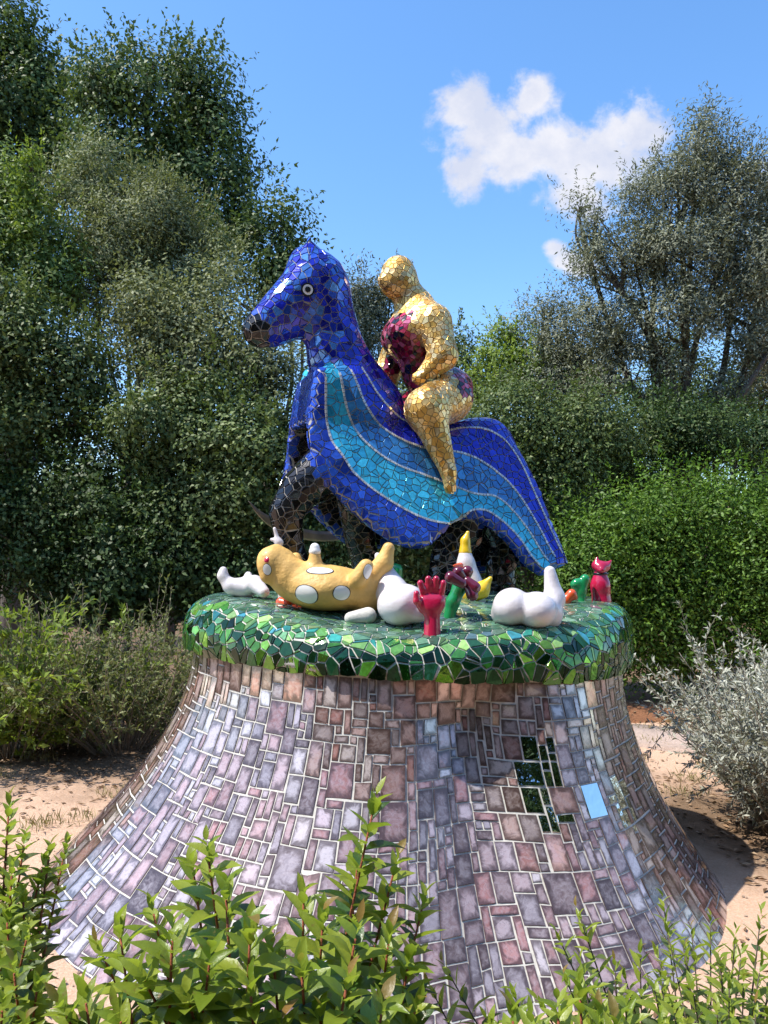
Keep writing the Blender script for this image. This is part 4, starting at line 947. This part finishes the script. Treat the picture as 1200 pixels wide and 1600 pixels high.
def fg_shrub(name, label, base, stems, L, Wd, step, bark, young=.3, small=False, limit=300, tw=.004):
    base = np.array(base); t = thing(name, base, label, 'shrub'); mb = MB(); items = []
    meshes = {}
    for mm in ((FG_SM, FG_NEW, FG_RED) if small else (FG_OLD, FG_NEW, FG_RED)):
        for k in range(4):
            me = leaf_mesh(1, Wd/L*(.85+.12*k), .25+.25*(k % 3), .08+.12*k); me.materials.append(mm); meshes[(mm.name, k)] = (me, mm)
    for (tip, root) in stems:
        tip, root = np.array(tip), np.array(root); mid = (tip+root)/2+rng.normal(size=3)*.03; mid[:2] = mid[:2]*.6+root[:2]*.4
        c = resample(spline([root, mid, tip], 8), 30); ln = np.linalg.norm(np.diff(c, axis=0), axis=1).sum(); mb.tube(c[::2], np.linspace(tw*1.5, tw*.5, 15), 6)
        n = int(min(ln, .62)/step); an = rng.random()*6.3
        for i in range(n):
            f = 1-(i+.2)*step/ln
            if f < .05: break
            x = f*29; k = min(int(x), 28); p = c[k]+(c[k+1]-c[k])*(x-k); tg = c[k+1]-c[k]; tg /= np.linalg.norm(tg); an += 2.4+rng.normal()*.3
            a = np.cross(tg, (.3, 1, .2)); a /= np.linalg.norm(a); b = np.cross(tg, a); age = i/n
            out_ = a*math.cos(an)+b*math.sin(an); sp_ = .35+min(1, i*step/.12)*.75+rng.normal()*.15; d = tg*math.cos(sp_)+out_*math.sin(sp_)
            yy_ = tg*math.sin(sp_)-out_*math.cos(sp_)      # upper side of the leaf
            ll = L*(.45+.6*min(1, (i+1)*step/.09))*(.8+.4*rng.random()); mm = (FG_NEW if rng.random() < (1.15-age*2.6 if young > .2 else young) else (FG_SM if small else FG_OLD))
            if i == 0 and rng.random() < .4: mm = FG_RED
            items.append((p, d, -yy_ if False else yy_, ll, mm.name, rng.integers(4)))
    part('stem', mb.mesh('stem'), t, base, [bark])
    eye = np.array((0, 0, EYE)); vis = []
    for it in items:
        c = it[0]+it[1]*it[3]*.5; v = c-eye; px = 600+F*v[0]/v[1] if v[1] > .1 else -9e9; py = HY-F*v[2]/max(v[1], .1)
        inn = 0 < px < 1200 and 0 < py < 1600; vis.append((it[3]**2/(v @ v)*(.25+abs(it[2] @ v)/np.linalg.norm(v))) if inn else 0)
    order = np.argsort(vis)[::-1]; big = set(int(i) for i in order[:limit] if vis[i] > 0); VV = []; FF = []; MI = []; o = 0; mats = []
    for i, (p, d, n, ll, mn, k) in enumerate(items):
        s = np.cross(n, d); s /= np.linalg.norm(s)+1e-9; M = np.stack([d, s, np.cross(d, s)], 1)
        me, mm = meshes[(mn, k)]
        if i in big:
            ob = bpy.data.objects.new('leaf', me); place(ob, p, t)
            from mathutils import Matrix
            ob.rotation_mode = 'QUATERNION'; ob.rotation_quaternion = Matrix(M.tolist()).to_quaternion(); ob.scale = (ll, ll, ll)
        else:
            co = np.array([v.co[:] for v in me.vertices]); VV.append(p+(co*ll) @ M.T); FF += [tuple(x+o for x in q_.vertices) for q_ in me.polygons]
            if mm not in mats: mats.append(mm)
            MI += [mats.index(mm)]*len(me.polygons); o += len(co)
    if VV: part('leaf', mesh('leaf', np.concatenate(VV), FF, True, MI), t, base, mats, 'stuff')
    return t
def stems_at(tips, base, spread=.25, zroot=.15):
    r = []
    for (px, py, d) in tips:
        tp = P(px, py, d); rt = np.array((base[0]+(tp[0]-base[0])*.45+rng.normal()*.04, base[1]+(tp[1]-base[1])*.45+rng.normal()*.04, zroot)); r.append((tp, rt))
    return r
tips = [(588,1240,1.32),(560,1330,1.40),(622,1335,1.38),(665,1395,1.36),(322,1312,1.24),(300,1345,1.36),(352,1375,1.16),(475,1385,1.34),(505,1420,1.22),(185,1440,1.28),(235,1405,1.42),(150,1470,1.35),(392,1430,1.08),(270,1440,1.08),(425,1470,1.2),(560,1440,1.16),(610,1450,1.2),(470,1500,1.05),(330,1480,1.0),(215,1510,1.05),(545,1520,1.04),(640,1490,1.18),(130,1540,1.1),(390,1530,.98),(290,1550,.96),(600,1560,1.02),(180,1575,1.0),(500,1570,.95),(90,1565,1.08),(440,1590,.92),(655,1560,1.15),(240,1600,.92)]
b1 = (-.19, 1.45, 0); tips = [(a, b, max(c, 1.06)+.12) for a, b, c in tips]
fg_shrub('laurel_shrub', 'tall glossy laurel shrub with yellow green shoots in front of the pedestal', b1, stems_at(tips, b1), .064, .0265, .0100, REDSTEM)
tl = [(15,1245,1.75),(40,1300,1.8),(70,1340,1.75),(105,1312,1.85),(20,1345,1.6),(35,1390,1.6),(10,1420,1.5),(45,1450,1.45),(48,1480,1.5),(20,1500,1.35),(60,1530,1.35),(5,1560,1.3),(60,1570,1.4),(-40,1300,1.7),(-60,1400,1.6),(40,1590,1.25),(30,1420,1.7),(-20,1480,1.4)]
b2 = (-.8, 1.6, 0)
fg_shrub('leafy_shrub', 'dark small leaved shrub cut by the lower left edge', b2, stems_at(tl+[(a+random.uniform(-55,12), b+random.uniform(0,90), c+random.uniform(-.1,.15)) for a,b,c in tl], b2), .048, .021, .0085, REDSTEM, .25, True)
tr_ = [(800,1545,1.35),(840,1560,1.3),(880,1520,1.4),(905,1490,1.45),(930,1545,1.35),(960,1500,1.5),(1000,1480,1.55),(1040,1440,1.65),(1070,1475,1.6),(1110,1430,1.7),(1150,1450,1.6),(1190,1420,1.7),(1020,1530,1.4),(1080,1530,1.45),(1140,1520,1.45),(1190,1500,1.5),(980,1560,1.3),(1050,1570,1.3),(1120,1570,1.35),(1180,1565,1.4),(870,1580,1.25),(760,1590,1.25),(920,1590,1.2),(1240,1470,1.6),(1230,1540,1.45),(1160,1480,1.55),(900,1415,1.6),(1035,1400,1.75),(690,1500,1.5)]
b3 = (.62, 1.55, 0)
fg_shrub('leafy_shrub', 'sparse small leaved shrub at the lower right corner', b3, stems_at(tr_+[(a+random.uniform(-40,40), b+random.uniform(10,90), c+random.uniform(-.1,.2)) for a,b,c in tr_], b3), .042, .0135, .0105, BARK, .25, True, tw=.0025)
tn = [(905,1530,1.2),(870,1560,1.15),(935,1575,1.15),(830,1585,1.1),(960,1590,1.1),(800,1570,1.2)]
b4 = (.3, 1.2, 0)
fg_shrub('laurel_shrub', 'low yellow green laurel shoots at the bottom right of centre', b4, stems_at(tn, b4), .058, .022, .0098, REDSTEM)
